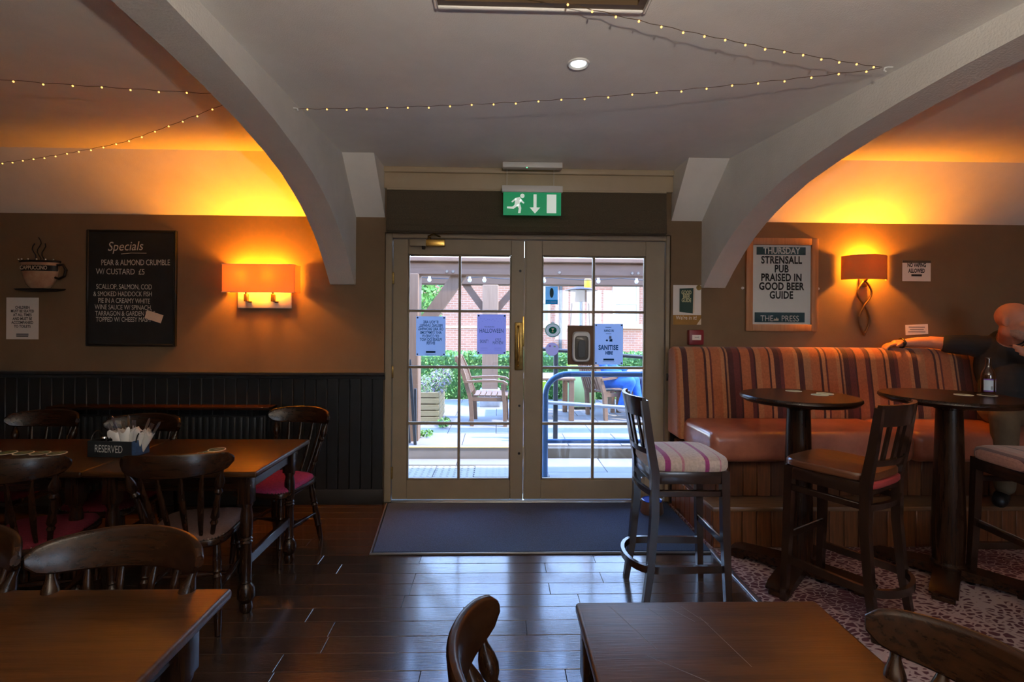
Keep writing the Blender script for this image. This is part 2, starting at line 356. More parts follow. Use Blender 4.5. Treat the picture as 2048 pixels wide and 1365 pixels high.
# ------------------------------------------------------------------ lettering (flat print, converted to meshes in one go at the end)
TEXTS = []
def text(body, size, m, parent, x, y, z, name='lettering', sx=1, bold=0, mirror=False, shear=0, rx=90, rz=0, roll=0, align='CENTER', space=1.0, line=1.0):
    cu = bpy.data.curves.new(name, 'FONT'); cu.body = body; cu.size = size; cu.align_x = align; cu.align_y = 'CENTER'
    cu.offset = bold; cu.shear = shear; cu.space_character = space; cu.space_line = line; cu.resolution_u = 3
    o = bpy.data.objects.new('tmp_text', cu); COL.objects.link(o)
    X = Matrix.Translation((x,y,z)) @ Matrix.Rotation(math.radians(rz),4,'Z') @ Matrix.Rotation(math.radians(rx),4,'X') @ Matrix.Rotation(math.radians(roll),4,'Z') @ Matrix.Diagonal((-sx if mirror else sx,1,1,1))
    TEXTS.append((o, name, m, parent, X))
def finish_text():
    bpy.context.view_layer.update(); dg = bpy.context.evaluated_depsgraph_get()
    for o, name, m, parent, X in TEXTS:
        me = bpy.data.meshes.new_from_object(o.evaluated_get(dg)); me.transform(X); me.materials.clear(); me.materials.append(m); me.name = name
        if X.determinant() < 0: me.flip_normals()
        t = bpy.data.objects.new(name, me); COL.objects.link(t); t.parent = parent
    for o, *_ in TEXTS:
        c = o.data; bpy.data.objects.remove(o); bpy.data.curves.remove(c)

# ================================================================== STRUCTURE
WY = 4.22          # inside face of the front wall
DY = 4.27          # inside face of the doors
XL, XR, YB, HC = -5.2, 5.4, -3.6, 2.76
DX0, DX1 = -.94, 1.435
fl = struct(MB().box(XL, XR, YB, 4.54, -.12, -.022).build('floor', M['joint']))
# floor boards, each a piece of the floor
pw = .1215; y = -1.08; lengths = [.62, .78, .95, 1.1, 1.25]
pm = {}
for L in lengths:
    for k in range(3):
        mb = RB(0, L-.0018, 0, pw-.0018, -.022, 0, r=.0016, seg=1)
        pm[(L, k)] = mb.mesh('plank', M['planks'][k], 30)
row = 0
while y < 4.2:
    x = 1.398
    while x > -4.6:
        L = random.choice(lengths)
        o = bpy.data.objects.new('plank', pm[(L, random.choice((0,0,1,1,2)))]); COL.objects.link(o); o.parent = fl
        o.location = (x-L, y, random.uniform(-.0006, .0006)); x -= L
    y += pw; row += 1
B(XL, 1.40, YB, -1.082, -.022, -.001).build('board_floor', M['planks'][0], fl)
# carpet and its edge strip
cp = RB(1.425, XR, YB, 4.2, -.02, .008, r=.003, seg=1).build('carpet', M['carpet'])
tag(cp, 'burgundy and cream leaf-patterned carpet under the bar stools', 'carpet')
st = RB(1.398, 1.428, YB, 3.34, -.005, .010, r=.004, seg=2).build('carpet_edging', M['alu'])
tag(st, 'shiny metal strip between the wooden floor and the carpet', 'edging')

# front wall with the door opening, brown paint
mb = MB(); mb.box(XL, DX0, WY, 4.52, 0, 2.80); mb.box(DX1, XR, WY, 4.52, 0, 2.80); mb.box(DX0, DX1, WY, 4.52, 2.235, 2.80)
wf = struct(mb.build('wall_front', M['brown_wall'], smooth=0))
struct(B(XL-.15, XL, YB, 4.52, 0, 2.8).build('wall_left', M['brown_wall'], smooth=0))
struct(B(XR, XR+.15, YB, 4.52, 0, 2.8).build('wall_right', M['brown_wall'], smooth=0))
mb = MB(); ZW0, ZW1 = .95, 2.35
mb.box(XL-.15, XR+.15, YB-.15, YB, 0, ZW0); mb.box(XL-.15, XR+.15, YB-.15, YB, ZW1, 2.8)
fill_wins = [(1.3, 2.9)]
for a, b in ((XL-.15, 1.3), (2.9, XR+.15)): mb.box(a, b, YB-.15, YB, ZW0, ZW1)
struct(mb.build('wall_back', M['plaster'], smooth=0))
for k, (a, b) in enumerate(fill_wins):  # window added out of view to let in fill daylight
    wn = bpy.data.objects.new('window_%d' % (k+1), None); COL.objects.link(wn); struct(wn)
    for q in (a, b-.06): RB(q, q+.06, YB-.12, YB-.04, ZW0, ZW1, r=.004, seg=1).build('frame_side', M['door'], wn)
    for q in (ZW0, ZW1-.06): RB(a+.06, b-.06, YB-.12, YB-.04, q, q+.06, r=.004, seg=1).build('frame_rail', M['door'], wn)
    for j in range(1,4): RB(a+(b-a)*j/4-.02, a+(b-a)*j/4+.02, YB-.11, YB-.05, ZW0+.06, ZW1-.06, r=.004, seg=1).build('mullion', M['door'], wn)
    for j in range(4): B(a+(b-a)*j/4, a+(b-a)*(j+1)/4, YB-.082, YB-.078, ZW0+.04, ZW1-.04).build('pane', M['glass'], wn, smooth=0)
# ceiling with the wooden hatch recess
hx0, hx1, hy0, hy1 = -.25, .57, 1.35, 2.03
mb = MB(); mb.box(XL, hx0, YB, 4.52, HC, 2.92); mb.box(hx1, XR, YB, 4.52, HC, 2.92); mb.box(hx0, hx1, YB, hy0, HC, 2.92); mb.box(hx0, hx1, hy1, 4.52, HC, 2.92)
mb.box(XL-.15, XR+.15, YB-.15, 4.52, 3.0, 3.06)
ce = struct(mb.build('ceiling', M['plaster'], smooth=0))
t = 0.03; mb = MB()
mb.box(hx0, hx1, hy1-t, hy1, HC-.004, 2.97); mb.box(hx0, hx1, hy0, hy0+t, HC-.004, 2.97); mb.box(hx0, hx0+t, hy0+t, hy1-t, HC-.004, 2.97); mb.box(hx1-t, hx1, hy0+t, hy1-t, HC-.004, 2.97); mb.box(hx0, hx1, hy0, hy1, 2.97, 2.995)
mb.build('hatch_lining', M['hatch'], ce, smooth=0)
mb = MB()
for a in ((hx0-.015, hx0, hy0-.015, hy1+.015), (hx1, hx1+.015, hy0-.015, hy1+.015), (hx0, hx1, hy1, hy1+.015), (hx0, hx1, hy0-.015, hy0)): mb.rbox(*a, HC-.012, HC+.01, r=.004, seg=1)
mb.build('hatch_trim', M['plaster'], ce)
# sloped eaves between wall and ceiling (wedges end as the cheeks beside the door)
for nm, a, b in (('ceiling_slope', XL, DX0), ('ceiling_slope', DX1, XR)):
    o = MB().prism([(WY+.01, 2.345), (3.83, 2.765), (WY+.01, 2.765)], 'x', a, b).build(nm, M['plaster'], ce, smooth=0)
# arches
sof = [(0,1.80),(.04,1.80),(.16,1.93),(.30,2.065),(.42,2.16),(.55,2.245),(.66,2.305),(.77,2.355),(.97,2.435),(1.2,2.495),(1.5,2.555),(1.8,2.595),(2.1,2.625),(2.4,2.642),(2.8,2.648),(7.8,2.648)]
def arch(name, x, rz, th):
    poly = [(-d, z) for d, z in sof] + [(-7.8, 2.80), (0, 2.80)]
    o = MB().prism(poly, 'x', 0, th).build(name, M['arch'], None, smooth=25); o.location = (x, WY+.01, 0); o.rotation_euler = (0,0,rz); return struct(o)
arch('trim_1', -1.375, math.radians(-.4), .20)
arch('trim_2', 1.69, math.radians(8.6), .20)

# dado: boards, rail and skirting
dd = bpy.data.objects.new('trim_3', None); COL.objects.link(dd); struct(dd)
bw = .0915; me = RB(0, bw-.002, WY-.014, WY, .10, 1.03, r=.005, seg=1).mesh('board', M['dado'])
x = DX0-bw
while x > -4.75:
    o = bpy.data.objects.new('board', me); COL.objects.link(o); o.parent = dd; o.location = (x, 0, 0); x -= bw
B(XL, x+bw, WY-.010, WY, .1, 1.03).build('board_panel', M['dado'], dd)
MB().prism([(WY,1.02),(WY-.018,1.03),(WY-.022,1.05),(WY-.040,1.062),(WY-.040,1.078),(WY,1.082)], 'x', XL, DX0+.012).build('dado_rail', M['dado_rail'], dd)
struct(MB().prism([(WY,0),(WY-.024,0),(WY-.024,.10),(WY-.012,.125),(WY,.13)], 'x', XL, DX0).build('baseboard_left', M['dado']))
d2 = bpy.data.objects.new('trim_4', None); COL.objects.link(d2); struct(d2)
RB(DX1-.005, 1.50, WY-.02, WY, 0, 1.03, r=.004, seg=1).build('board', M['dado'], d2)
MB().prism([(WY,1.02),(WY-.022,1.035),(WY-.045,1.062),(WY-.045,1.078),(WY,1.082)], 'x', DX1-.035, 1.50).build('dado_rail', M['dado_rail'], d2)
# lintel board
lt = bpy.data.objects.new('trim_5', None); COL.objects.link(lt); struct(lt)
RB(DX0, DX1, WY-.045, WY, 2.585, 2.715, r=.006).build('lintel_board', M['lintel'], lt)
RB(DX0, DX1, WY-.065, WY, 2.715, 2.76, r=.008).build('moulding', M['lintel'], lt)

# door frame
fr = bpy.data.objects.new('trim_6', None); COL.objects.link(fr); struct(fr)
RB(DX0, -.884, DY-.025, DY+.10, 0, 2.236, r=.004, seg=1).build('jamb', M['door'], fr)
RB(1.402, DX1, DY-.025, DY+.10, 0, 2.236, r=.004, seg=1).build('jamb', M['door'], fr)
RB(-.884, 1.402, DY-.025, DY+.10, 2.192, 2.236, r=.004, seg=1).build('head', M['door'], fr)
RB(-.884, 1.402, DY-.01, DY+.16, -.005, .012, r=.003, seg=1).build('threshold', M['alu'], fr)
def door(name, x0, x1, gx0, gx1):
    d = bpy.data.objects.new(name, None); COL.objects.link(d); struct(d)
    z0, z1, g0, g1 = .018, 2.188, .178, 2.062; y0, y1 = DY, DY+.045
    RB(x0, gx0, y0, y1, z0, z1, r=.003, seg=1).build('stile', M['door'], d); RB(gx1, x1, y0, y1, z0, z1, r=.003, seg=1).build('stile', M['door'], d)
    RB(gx0, gx1, y0, y1, z0, g0, r=.003, seg=1).build('bottom_rail', M['door'], d); RB(gx0, gx1, y0, y1, g1, z1, r=.003, seg=1).build('top_rail', M['door'], d)
    xm = (gx0+gx1)/2; rows = [g0 + (g1-g0)*k/4 for k in range(5)]
    RB(xm-.011, xm+.011, y0+.004, y1-.004, g0, g1, r=.006, seg=2).build('muntin', M['door'], d)
    for z in rows[1:4]: RB(gx0, gx1, y0+.004, y1-.004, z-.011, z+.011, r=.006, seg=2).build('muntin', M['door'], d)
    # bead around the glazing
    mb = MB(); b = .012
    for a in ((gx0, gx0+b, g0, g1), (gx1-b, gx1, g0, g1), (gx0+b, gx1-b, g0, g0+b), (gx0+b, gx1-b, g1-b, g1)): mb.rbox(a[0], a[1], y0+.006, y1-.006, a[2], a[3], r=.005, seg=1)
    mb.build('glazing_bead', M['door'], d)
    for i in range(4):
        for a, b in ((gx0, xm), (xm, gx1)): B(a+.004, b-.004, y0+.020, y0+.024, rows[i]+.004, rows[i+1]-.004).build('pane', M['glass'], d, smooth=0)
    return d
d1 = door('door_1', -.880, .212, -.759, .104)
d2_ = door('door_2', .222, 1.398, .362, 1.237)
for z in (1.86, 1.08, .24): RB(-.893, -.871, DY-.012, DY+.004, z-.05, z+.05, r=.004).build('hinge', M['oldbrass'], d1)
for z in (1.93, .80, .40): MB().lathe((.178, DY-.004, z), (.178, DY+.004, z), [(0,.010),(1,.012)], 10).build('keyhole', M['darkmetal'], d1)
RB(.213, .232, DY-.010, DY, .02, 2.185, r=.003, seg=1).build('astragal', M['door'], d2_)
# brass pull handle on its plate
pl = RB(.135, .205, DY-.007, DY, 1.10, 1.50, r=.006).build('handle_plate', M['oldbrass'], d1)
mb = MB(); hz = [1.16,1.18,1.21,1.28,1.33,1.345,1.36,1.41,1.46,1.475]; 
mb.tube([(.165, DY-.004, 1.135), (.165, DY-.035, 1.145), (.165, DY-.055, 1.18), (.165, DY-.058, 1.26), (.165, DY-.058, 1.30), (.165, DY-.058, 1.34), (.165, DY-.055, 1.42), (.165, DY-.035, 1.455), (.165, DY-.004, 1.465)], [.012,.008,.008,.011,.014,.011,.008,.008,.012], 10)
mb.build('pull_handle', M['brass'], pl)
RB(.200, .214, DY-.012, DY, 1.30, 1.55, r=.003).build('edge_plate', M['brass'], d1)
# door closer
dc = thing('door_closer', 'brass overhead door closer at the top of the left door', 'door closer', (-.56, DY, 2.16))
RB(-.18, -.045, -.045, 0, -.035, .022, r=.004).build('housing', M['door'], dc)
RB(-.045, .11, -.048, 0, -.035, .022, r=.006).build('cover', M['brass'], dc)
mb = MB(); mb.tube([(-.02,-.03,.02),(-.02,-.045,.045),(.02,-.07,.06),(.07,-.02,.045)], .008, 8); mb.lathe((-.02,-.03,.018),(-.02,-.03,.055),[(0,.016),(1,.012)],10); mb.build('arm', M['oldbrass'], dc)
MB().lathe((-.065,-.03,-.062),(-.065,-.03,-.034),[(0,.012),(1,.018)],10).build('adjuster', M['darkmetal'], dc)

# roman blind
bl = thing('roman_blind', 'folded brown woven roman blind above the double doors', 'blind', (0,0,0))
bl.location = (0, WY-.055, 2.225)
MB().prism([(0,.36),(0,.03),(.012,0),(.03,0),(.03,.36)], 'x', -.915, 1.375).build('panel', M['blind'], bl)
for k, z in enumerate((.03, .075, .12, .165)):
    MB().prism([(0,z+.06),(-.006-.008*(4-k)/2,z-.005),(-.002-.008*(4-k)/2,z-.02),(.004,z-.02),(.01,z+.06)], 'x', -.915, 1.375).build('fold', M['blind'], bl)
RB(-.915, 1.375, -.004, .04, .345, .36, r=.003, seg=1).build('headrail', M['lintel'], bl)

# downlights: one in view, the others light the room behind
def downlight(x, y, lab, e):
    t = thing('ceiling_downlight', lab, 'light', (x, y, HC), 0, 'recessed ceiling downlights')
    mb = MB(); n = 28; vs = []; 
    prof = [(.036,.002),(.040,-.004),(.048,-.009),(.053,-.006),(.054,.001)]
    for r, z in prof: vs += [(r*math.cos(2*PI*j/n), r*math.sin(2*PI*j/n), z) for j in range(n)]
    fs = [(i*n+j, i*n+(j+1)%n, (i+1)*n+(j+1)%n, (i+1)*n+j) for i in range(len(prof)-1) for j in range(n)]
    mb.add(vs, fs).build('bezel', M['white'], t)
    MB().lathe((0,0,-.002),(0,0,.006),[(0,.037),(1,.037)],24).build('lens', M['downlight'], t)
    l = bpy.data.lights.new('downlight_lamp', 'SPOT'); l.energy = e; l.color = (.92,.95,1); l.spot_size = math.radians(120); l.spot_blend = .6; l.shadow_soft_size = .035
    o = bpy.data.objects.new('downlight_lamp', l); COL.objects.link(o); o.parent = t; o.location = (0,0,-.012)
# added bowl uplighter, out of view, giving the room its fill light
def fill_pendant(x, y, lab, e, up=0):
    t = thing('fill_bowl_pendant', lab, 'light', (x, y, HC+up), 0, 'added fill uplighters'); prof = [(.03,-.86),(.12,-.845),(.20,-.80),(.255,-.74),(.28,-.68),(.272,-.68),(.247,-.735),(.19,-.79),(.11,-.832),(.02,-.845)]; n = 28
    MB().add([(r*math.cos(2*PI*j/n), r*math.sin(2*PI*j/n), z) for r, z in prof for j in range(n)], [(i*n+j, i*n+(j+1)%n, (i+1)*n+(j+1)%n, (i+1)*n+j) for i in range(len(prof)-1) for j in range(n)]+[tuple(range(n)), tuple((len(prof)-1)*n+j for j in range(n))]).build('bowl', M['card'], t)
    for k in range(3): a = 2*PI*k/3; MB().tube([(.276*math.cos(a), .276*math.sin(a), -.68), (0,0,-.03-up)], .004, 6).build('chain', M['oldbrass'], t)
    MB().lathe((0,0,-.03-up),(0,0,-up),[(0,.04),(1,.06)],16).build('ceiling_rose', M['oldbrass'], t)
    l = bpy.data.lights.new('fill_lamp', 'POINT'); l.energy = e; l.color = (1,.89,.76); l.shadow_soft_size = .06; o = bpy.data.objects.new('fill_lamp', l); COL.objects.link(o); o.parent = t; o.location = (0,0,-.74)
fill_pendant(.30, -.75, 'added bowl uplighter for fill light, unseen behind the viewer', 165, -.10)
downlight(.379, 2.467, 'lit round downlight set in the ceiling in front of the doors', 3)

# ================================================================== FURNITURE
LEGP = [(0,.015),(.10,.018),(.25,.021),(.28,.017),(.31,.022),(.34,.016),(.37,.022),(.40,.017),(.58,.023),(.70,.020),(.72,.024),(.75,.018),(.85,.017),(1,.013)]
SPINP = [(0,.010),(.06,.011),(.13,.020),(.18,.023),(.23,.020),(.27,.012),(.29,.017),(.31,.020),(.33,.017),(.35,.011),(.42,.013),(.58,.016),(.68,.020),(.72,.012),(.76,.018),(.80,.012),(.9,.011),(1,.010)]
def seat_outline(wf, wb, d0, d1, n=40, inset=0):
    pts = []
    for i in range(n):
        a = 2*PI*i/n; c, s_ = math.cos(a), math.sin(a); e = .42
        x = math.copysign(abs(c)**e, c); y = math.copysign(abs(s_)**e, s_)
        yy = d0 + (d1-d0)*(y+1)/2; hw = (wb + (wf-wb)*(y+1)/2)/2
        pts.append((x*(hw-inset), (yy-(d0+d1)/2)*(1-inset/((d1-d0)/2))+(d0+d1)/2))
    return pts
def crest_mb(R=.308, amax=50, ymid=-.315, ztop=.895, h=.115, th=.024, tilt=.10):
    fr = []; n = 22
    for i in range(n+1):
        u = -1+2*i/n; a = math.radians(amax)*u
        end = max(0, (abs(u)-.72)/.28); k = math.sqrt(max(.0, 1-end**2.2))*.62+.38 if end > 0 else 1
        hh = h*(.70+.30*(1-u*u))*k; zt = ztop-.020*u*u-(1-k)*h*.30; zb = zt-hh
        t2 = th/2*(.75+.25*k)
        def P(o, z): 
            r = R+o+ (z-.85)*tilt
            return Vector((r*math.sin(a), ymid+R-r*math.cos(a), z))
        fr.append([P(-t2, zb+.006), P(-t2, zt-.010), P(-t2*.55, zt-.002), P(0, zt), P(t2*.55, zt-.002), P(t2, zt-.010), P(t2, zb+.006), P(t2*.5, zb), P(-t2*.5, zb)])
    return MB().sweep(fr)
CH_G = 'dark farmhouse dining chairs'
def make_chair(label, fabric, loc, rz, turned=False):
    t = thing('dining_chair', label, 'chair', loc, rz, CH_G)
    o = seat_outline(.42, .37, -.20, .22)
    MB().sweep([[Vector((x*.97,y*.97,.412)) for x,y in o], [Vector((x,y,.420)) for x,y in o], [Vector((x,y,.440)) for x,y in o], [Vector((x*.985,y*.985,.446)) for x,y in o]]).build('seat', M['darkwood'], t)
    q = seat_outline(.42, .37, -.20, .22, inset=.012)
    c = MB().sweep([[Vector((x*s_, y*s_, z)) for x,y in q] for s_, z in ((1,.444),(1.0,.456),(.97,.467),(.88,.475),(.70,.480),(.3,.483))]).build('cushion', fabric, t)
    mb = MB(); n = 44; pts = seat_outline(.42, .37, -.20, .22, n=n, inset=.010)
    for x, y in pts: mb.sphere((x,y,.450), .0042, 6, 4)
    s_ = mb.build('studs', M['stud'], c); s_['kind'] = 'stuff'
    for sx in (-1,1):
        for y0, y1, sp_ in ((.16,.205,1.16),(-.14,-.215,1.22)):
            MB().lathe((sx*.145, y0, .415), (sx*.145*sp_, y1, 0), LEGP, 12).build('leg', M['darkwood_z'], t)
        MB().lathe((sx*.160, .18, .20), (sx*.165, -.18, .20), [(0,.009),(.3,.012),(.36,.016),(.40,.012),(.5,.019),(.60,.012),(.64,.016),(.7,.012),(1,.009)], 10).build('stretcher', M['darkwood_y'], t)
    MB().lathe((-.16, 0, .20), (.16, 0, .20), [(0,.009),(.3,.012),(.4,.016),(.5,.019),(.6,.016),(.7,.012),(1,.009)], 10).build('stretcher', M['darkwood'], t)
    crest_mb().build('crest_rail', M['darkwood'], t)
    R, ym = .308, -.315
    for i, a in enumerate((-40,-25,-9,9,25,40)):
        a = math.radians(a); top = Vector((R*math.sin(a), ym+R-R*math.cos(a)-.002, .80)); b = math.radians([-40,-25,-9,9,25,40][i])*.86
        bot = Vector((.185*math.sin(b*1.25), -.185+.045*abs(math.sin(b))*1.3, .44))
        if i in (0,5) or turned: MB().lathe(top, bot, SPINP, 12).build('turned_upright', M['darkwood_z'], t)
        else:
            mid = (top+bot)/2+Vector((0,-.012,0)); mb = MB()
            mb.tube([top, top.lerp(mid,.5)+Vector((0,-.004,0)), mid, mid.lerp(bot,.5)+Vector((0,-.004,0)), bot], [.008,.012,.015,.012,.008], 10, sq=.55); mb.build('spindle', M['darkwood_z'], t)
    return t
cA = make_chair('dark turned chair with magenta seat between the end of the long table and the wainscot', M['pink'], (-1.43, 3.36, 0), math.radians(166))
cB = make_chair('dark chair with faded rose seat tucked under the long table, its back to the viewer', M['beige_seat'], (-1.535, 2.64, 0), math.radians(10))
cC = make_chair('dark chair with maroon seat at the near left of the long table', M['maroon_seat'], (-2.25, 2.56, 0), math.radians(13))
dup(cC, 'dark chair behind the long table just left of the cutlery caddy, close to the radiator', (-2.24, 3.06, 0), math.radians(180), CH_G)
dup(cC, 'dark chair behind the long table at its far left end', (-2.98, 3.20, 0), math.radians(180), CH_G)
dup(cB, 'dark curved-back chair pushed fully under the near left table', (-1.05, 1.215, 0), math.radians(180), CH_G)
dup(cB, 'dark chair cut by the left edge of the photo behind the near left table', (-1.56, 1.235, 0), math.radians(178), CH_G)
cH = make_chair('dark chair with turned spindles at the left side of the small table at the bottom', M['beige_seat'], (.235, .985, 0), math.radians(-82), True)
dup(cH, 'dark chair at the right side of the small table in the lower right corner', (.665, .845, 0), math.radians(101), CH_G)

TLEG = [(0,.030),(.02,.032),(.05,.024),(.09,.028),(.13,.031),(.30,.030),(.315,.024),(.33,.031),(.345,.024),(.36,.031),(.375,.025),(.55,.027),(.70,.024),(.72,.030),(.735,.024),(.76,.034),(.79,.042),(.86,.044),(.885,.034),(.91,.026),(.93,.030),(.96,.033),(1,.024)]
def make_table(label, x0, x1, y0, y1, h=.745, group=None, over=.09, thick=.030, axis='x'):
    t = thing('dining_table', label, 'table', ((x0+x1)/2, (y0+y1)/2, 0), 0, group); w, d = (x1-x0)/2, (y1-y0)/2
    RB(-w, w, -d, d, h-thick, h, r=.010, seg=3).build('tabletop', M['tabletop'], t)
    lx, ly = w-over, d-over
    for s_ in (-1,1):
        RB(-lx, lx, s_*ly-.011, s_*ly+.011, h-thick-.09, h-thick, r=.002, seg=1).build('apron', M['darkwood'], t)
        RB(s_*lx-.011, s_*lx+.011, -ly, ly, h-thick-.09, h-thick, r=.002, seg=1).build('apron', M['darkwood_y'], t)
        RB(s_*lx-.014, s_*lx+.014, -ly, ly, .235, .290, r=.004, seg=1).build('stretcher', M['darkwood_y'], t)
        for q in (-1,1):
            mb = MB(); mb.rbox(s_*lx-.033, s_*lx+.033, q*ly-.033, q*ly+.033, h-thick-.155, h-thick, r=.006, seg=2)
            mb.lathe((s_*lx, q*ly, h-thick-.15), (s_*lx, q*ly, 0), TLEG, 14); mb.build('leg', M['darkwood_z'], t)
    return t
T1 = make_table('dark table with turned legs by the wainscot, right half of the long pair', -2.055, -1.20, 2.57, 3.29)
T1b = make_table('dark table holding the reserved caddy, left half of the long pair', -3.28, -2.058, 2.57, 3.29)
T2 = make_table('dark bare table in the lower left corner of the photo', -2.0, -.745, .78, 1.46)
T3 = make_table('small square dark table with scratches at the bottom of the photo', .212, .872, .72, 1.375, over=.045)
# scratches on the small table top
mb = MB()
for a, b in (((-.20,.10),(-.05,-.02)), ((-.24,.30),(-.17,.12)), ((-.02,.25),(.02,.06)), ((-.26,.02),(-.20,-.06)), ((-.14,.29),(-.10,.22)), ((-.09,.30),(-.04,.23)), ((-.05,.30),(-.01,.22))):
    mb.tube([(a[0],a[1],.7451),(b[0],b[1],.7451)], .00035, 4)
sc_ = mb.build('scratches', M['greyink'], T3); sc_['kind'] = 'stuff'

# round bar tables
def bar_table(label, x, y, R, h, rz):
    t = thing('bar_table', label, 'table', (x, y, .008), rz, 'round bar tables'); h -= .008
    prof = [(0,R*.93),(.25,R*.97),(.55,R),(.8,R*.995),(1,R*.975)]
    MB().lathe((0,0,h-.038),(0,0,h), prof, 56).build('tabletop', M['darkwood'], t)
    MB().lathe((0,0,h-.058),(0,0,h-.036), [(0,.085),(1,.12)], 28).build('mounting_plate', M['darkmetal'], t)
    MB().lathe((0,0,.075),(0,0,h-.05), [(0,.086),(.015,.088),(.03,.076),(.25,.082),(.5,.075),(.9,.066),(.965,.064),(.97,.074),(1,.074)], 30).build('column', M['darkwood_z'], t)
    for k in range(4):
        X = Matrix.Rotation(k*PI/2+PI/4, 4, 'Z')
        mb = MB(); mb.prism([(0,.028),(.32,.028),(.385,.032),(.39,.045),(.34,.066),(.08,.082),(0,.082)], 'y', -.062, .062, M=X); mb.rbox(.29, .38, -.05, .05, 0, .03, r=.004, seg=1, M=X)
        mb.build('foot', M['darkwood'], t)
    return t
bar_table('round dark bar table with three pale beer mats in front of the striped bench', 1.80, 3.01, .325, 1.075, 0)
bar_table('round dark bar table carrying the brown beer bottle', 2.67, 2.95, .35, 1.085, 0)

# bar stools
def make_stool(label, kind, loc, rz):
    t = thing('bar_stool', label, 'stool', loc, rz, 'bar stools with slatted backs'); W = M['stoolwood']
    def sq(mb, a, b, r0, r1): return mb.tube([a, Vector(a).lerp(Vector(b), .5), b], [r0*1.414, (r0+r1)*.72, r1*1.414], 4)
    for s_ in (-1,1):
        mb = MB(); mb.tube([(s_*.172,.175,.735),(s_*.178,.180,.40),(s_*.188,.195,0)], [.030,.028,.023], 4); mb.build('leg', W, t)
        mb = MB(); mb.tube([(s_*.180,-.250,1.10),(s_*.178,-.222,.90),(s_*.172,-.190,.72),(s_*.172,-.190,.50),(s_*.180,-.215,.20),(s_*.188,-.245,0)], [.024,.027,.030,.029,.026,.022], 4); mb.build('back_leg', W, t)
        RB(s_*.172-.012, s_*.172+.012, -.19, .18, .60, .632, r=.004, seg=1).build('side_rail', W, t)
    RB(-.19, .19, -.205, .195, .665, .735, r=.010).build('seat_frame', W, t)
    o = seat_outline(.42, .39, -.215, .215)
    if kind is None:
        c = MB().sweep([[Vector((x*s_, y*s_, z)) for x,y in o] for s_, z in ((.96,.735),(1,.742),(1,.765),(.97,.774),(.8,.772),(.5,.764),(.2,.760))]).build('seat', M['seatwood'], t)
    else:
        c = MB().sweep([[Vector((x*s_, y*s_, z)) for x,y in o] for s_, z in ((.97,.735),(1.0,.750),(1.0,.775),(.97,.792),(.88,.803),(.65,.812),(.3,.816))]).build('cushion', kind, t)
    RB(-.17, .17, .168, .190, .34, .375, r=.004, seg=1).build('footrest', W, t)
    RB(-.16, .16, .166, .174, .376, .379, r=.001, seg=1).build('footrest_strip', M['alu'], t)
    def loop(z, back, th):
        pts = [(.178,.17,z)] + [(.184,.0,z),(.188,-.15,z)] + [(.19*math.cos(a), -.18-back*math.sin(a), z) for a in [PI*k/12 for k in range(1,12)]] + [(-.188,-.15,z),(-.184,0,z),(-.178,.17,z)]
        fr_ = []
        for i, p in enumerate(pts):
            a = Vector(pts[max(0,i-1)]); b = Vector(pts[min(len(pts)-1,i+1)]); T = (b-a).normalized(); N = Vector((T.y,-T.x,0)); p = Vector(p)
            fr_.append([p+N*.010+Vector((0,0,-th)), p+N*.010+Vector((0,0,th)), p-N*.010+Vector((0,0,th)), p-N*.010+Vector((0,0,-th))])
        return MB().sweep(fr_)
    loop(.225, .125, .019).build('bent_stretcher', W, t)
    def bow(z0, z1, yb, name, dep):
        fr_ = []
        for k in range(13):
            u = -1+k/6; x = .185*u; y = yb-dep*(1-u*u)
            fr_.append([Vector((x,y-.010-(z0-.9)*.2,z0)), Vector((x,y+.010-(z0-.9)*.2,z0)), Vector((x,y+.010-(z1-.9)*.2,z1)), Vector((x,y-.010-(z1-.9)*.2,z1))])
        return MB().sweep(fr_).build(name, W, t)
    bow(1.01, 1.115, -.210, 'top_rail', .050); bow(.815, .845, -.218, 'lower_rail', .045); bow(.60, .632, -.25, 'back_rail', .035)
    for k in range(4):
        u = -.6+.4*k; x = .185*u; y0, y1 = -.218-.045*(1-u*u)+.014, -.210-.050*(1-u*u)-.022
        mb = MB(); mb.add([(x-.016,y0-.006,.84),(x+.016,y0-.006,.84),(x+.016,y0+.006,.84),(x-.016,y0+.006,.84),(x-.016,y1-.006,1.015),(x+.016,y1-.006,1.015),(x+.016,y1+.006,1.015),(x-.016,y1+.006,1.015)],
            [(0,3,2,1),(4,5,6,7),(0,1,5,4),(1,2,6,5),(2,3,7,6),(3,0,4,7)]); mb.build('slat', W, t)
    return t
M['seatwood'] = wood('stool_seat_wood', (.16,.055,.022), (.075,.026,.011), .3, 'y', coat=.35)
make_stool('bar stool with pink and cream striped cushion beside the doors', M['stool_stripe'], (1.005, 2.80, 0), math.radians(-90))
s2 = make_stool('bar stool with plain wooden seat turned towards the first round bar table', None, (1.815, 2.65, .008), math.radians(31))
MB().sweep([[Vector((x*s_, y*s_-.005, z)) for x,y in seat_outline(.36,.35,-.215,.1)] for s_, z in ((.99,.700),(1.03,.712),(1.03,.730),(1,.736))]).build('leather_pad', M['red_leather'], s2)
make_stool('bar stool with rust striped cushion cut by the right edge of the photo', M['stool_stripe2'], (2.92, 2.68, .008), math.radians(86))

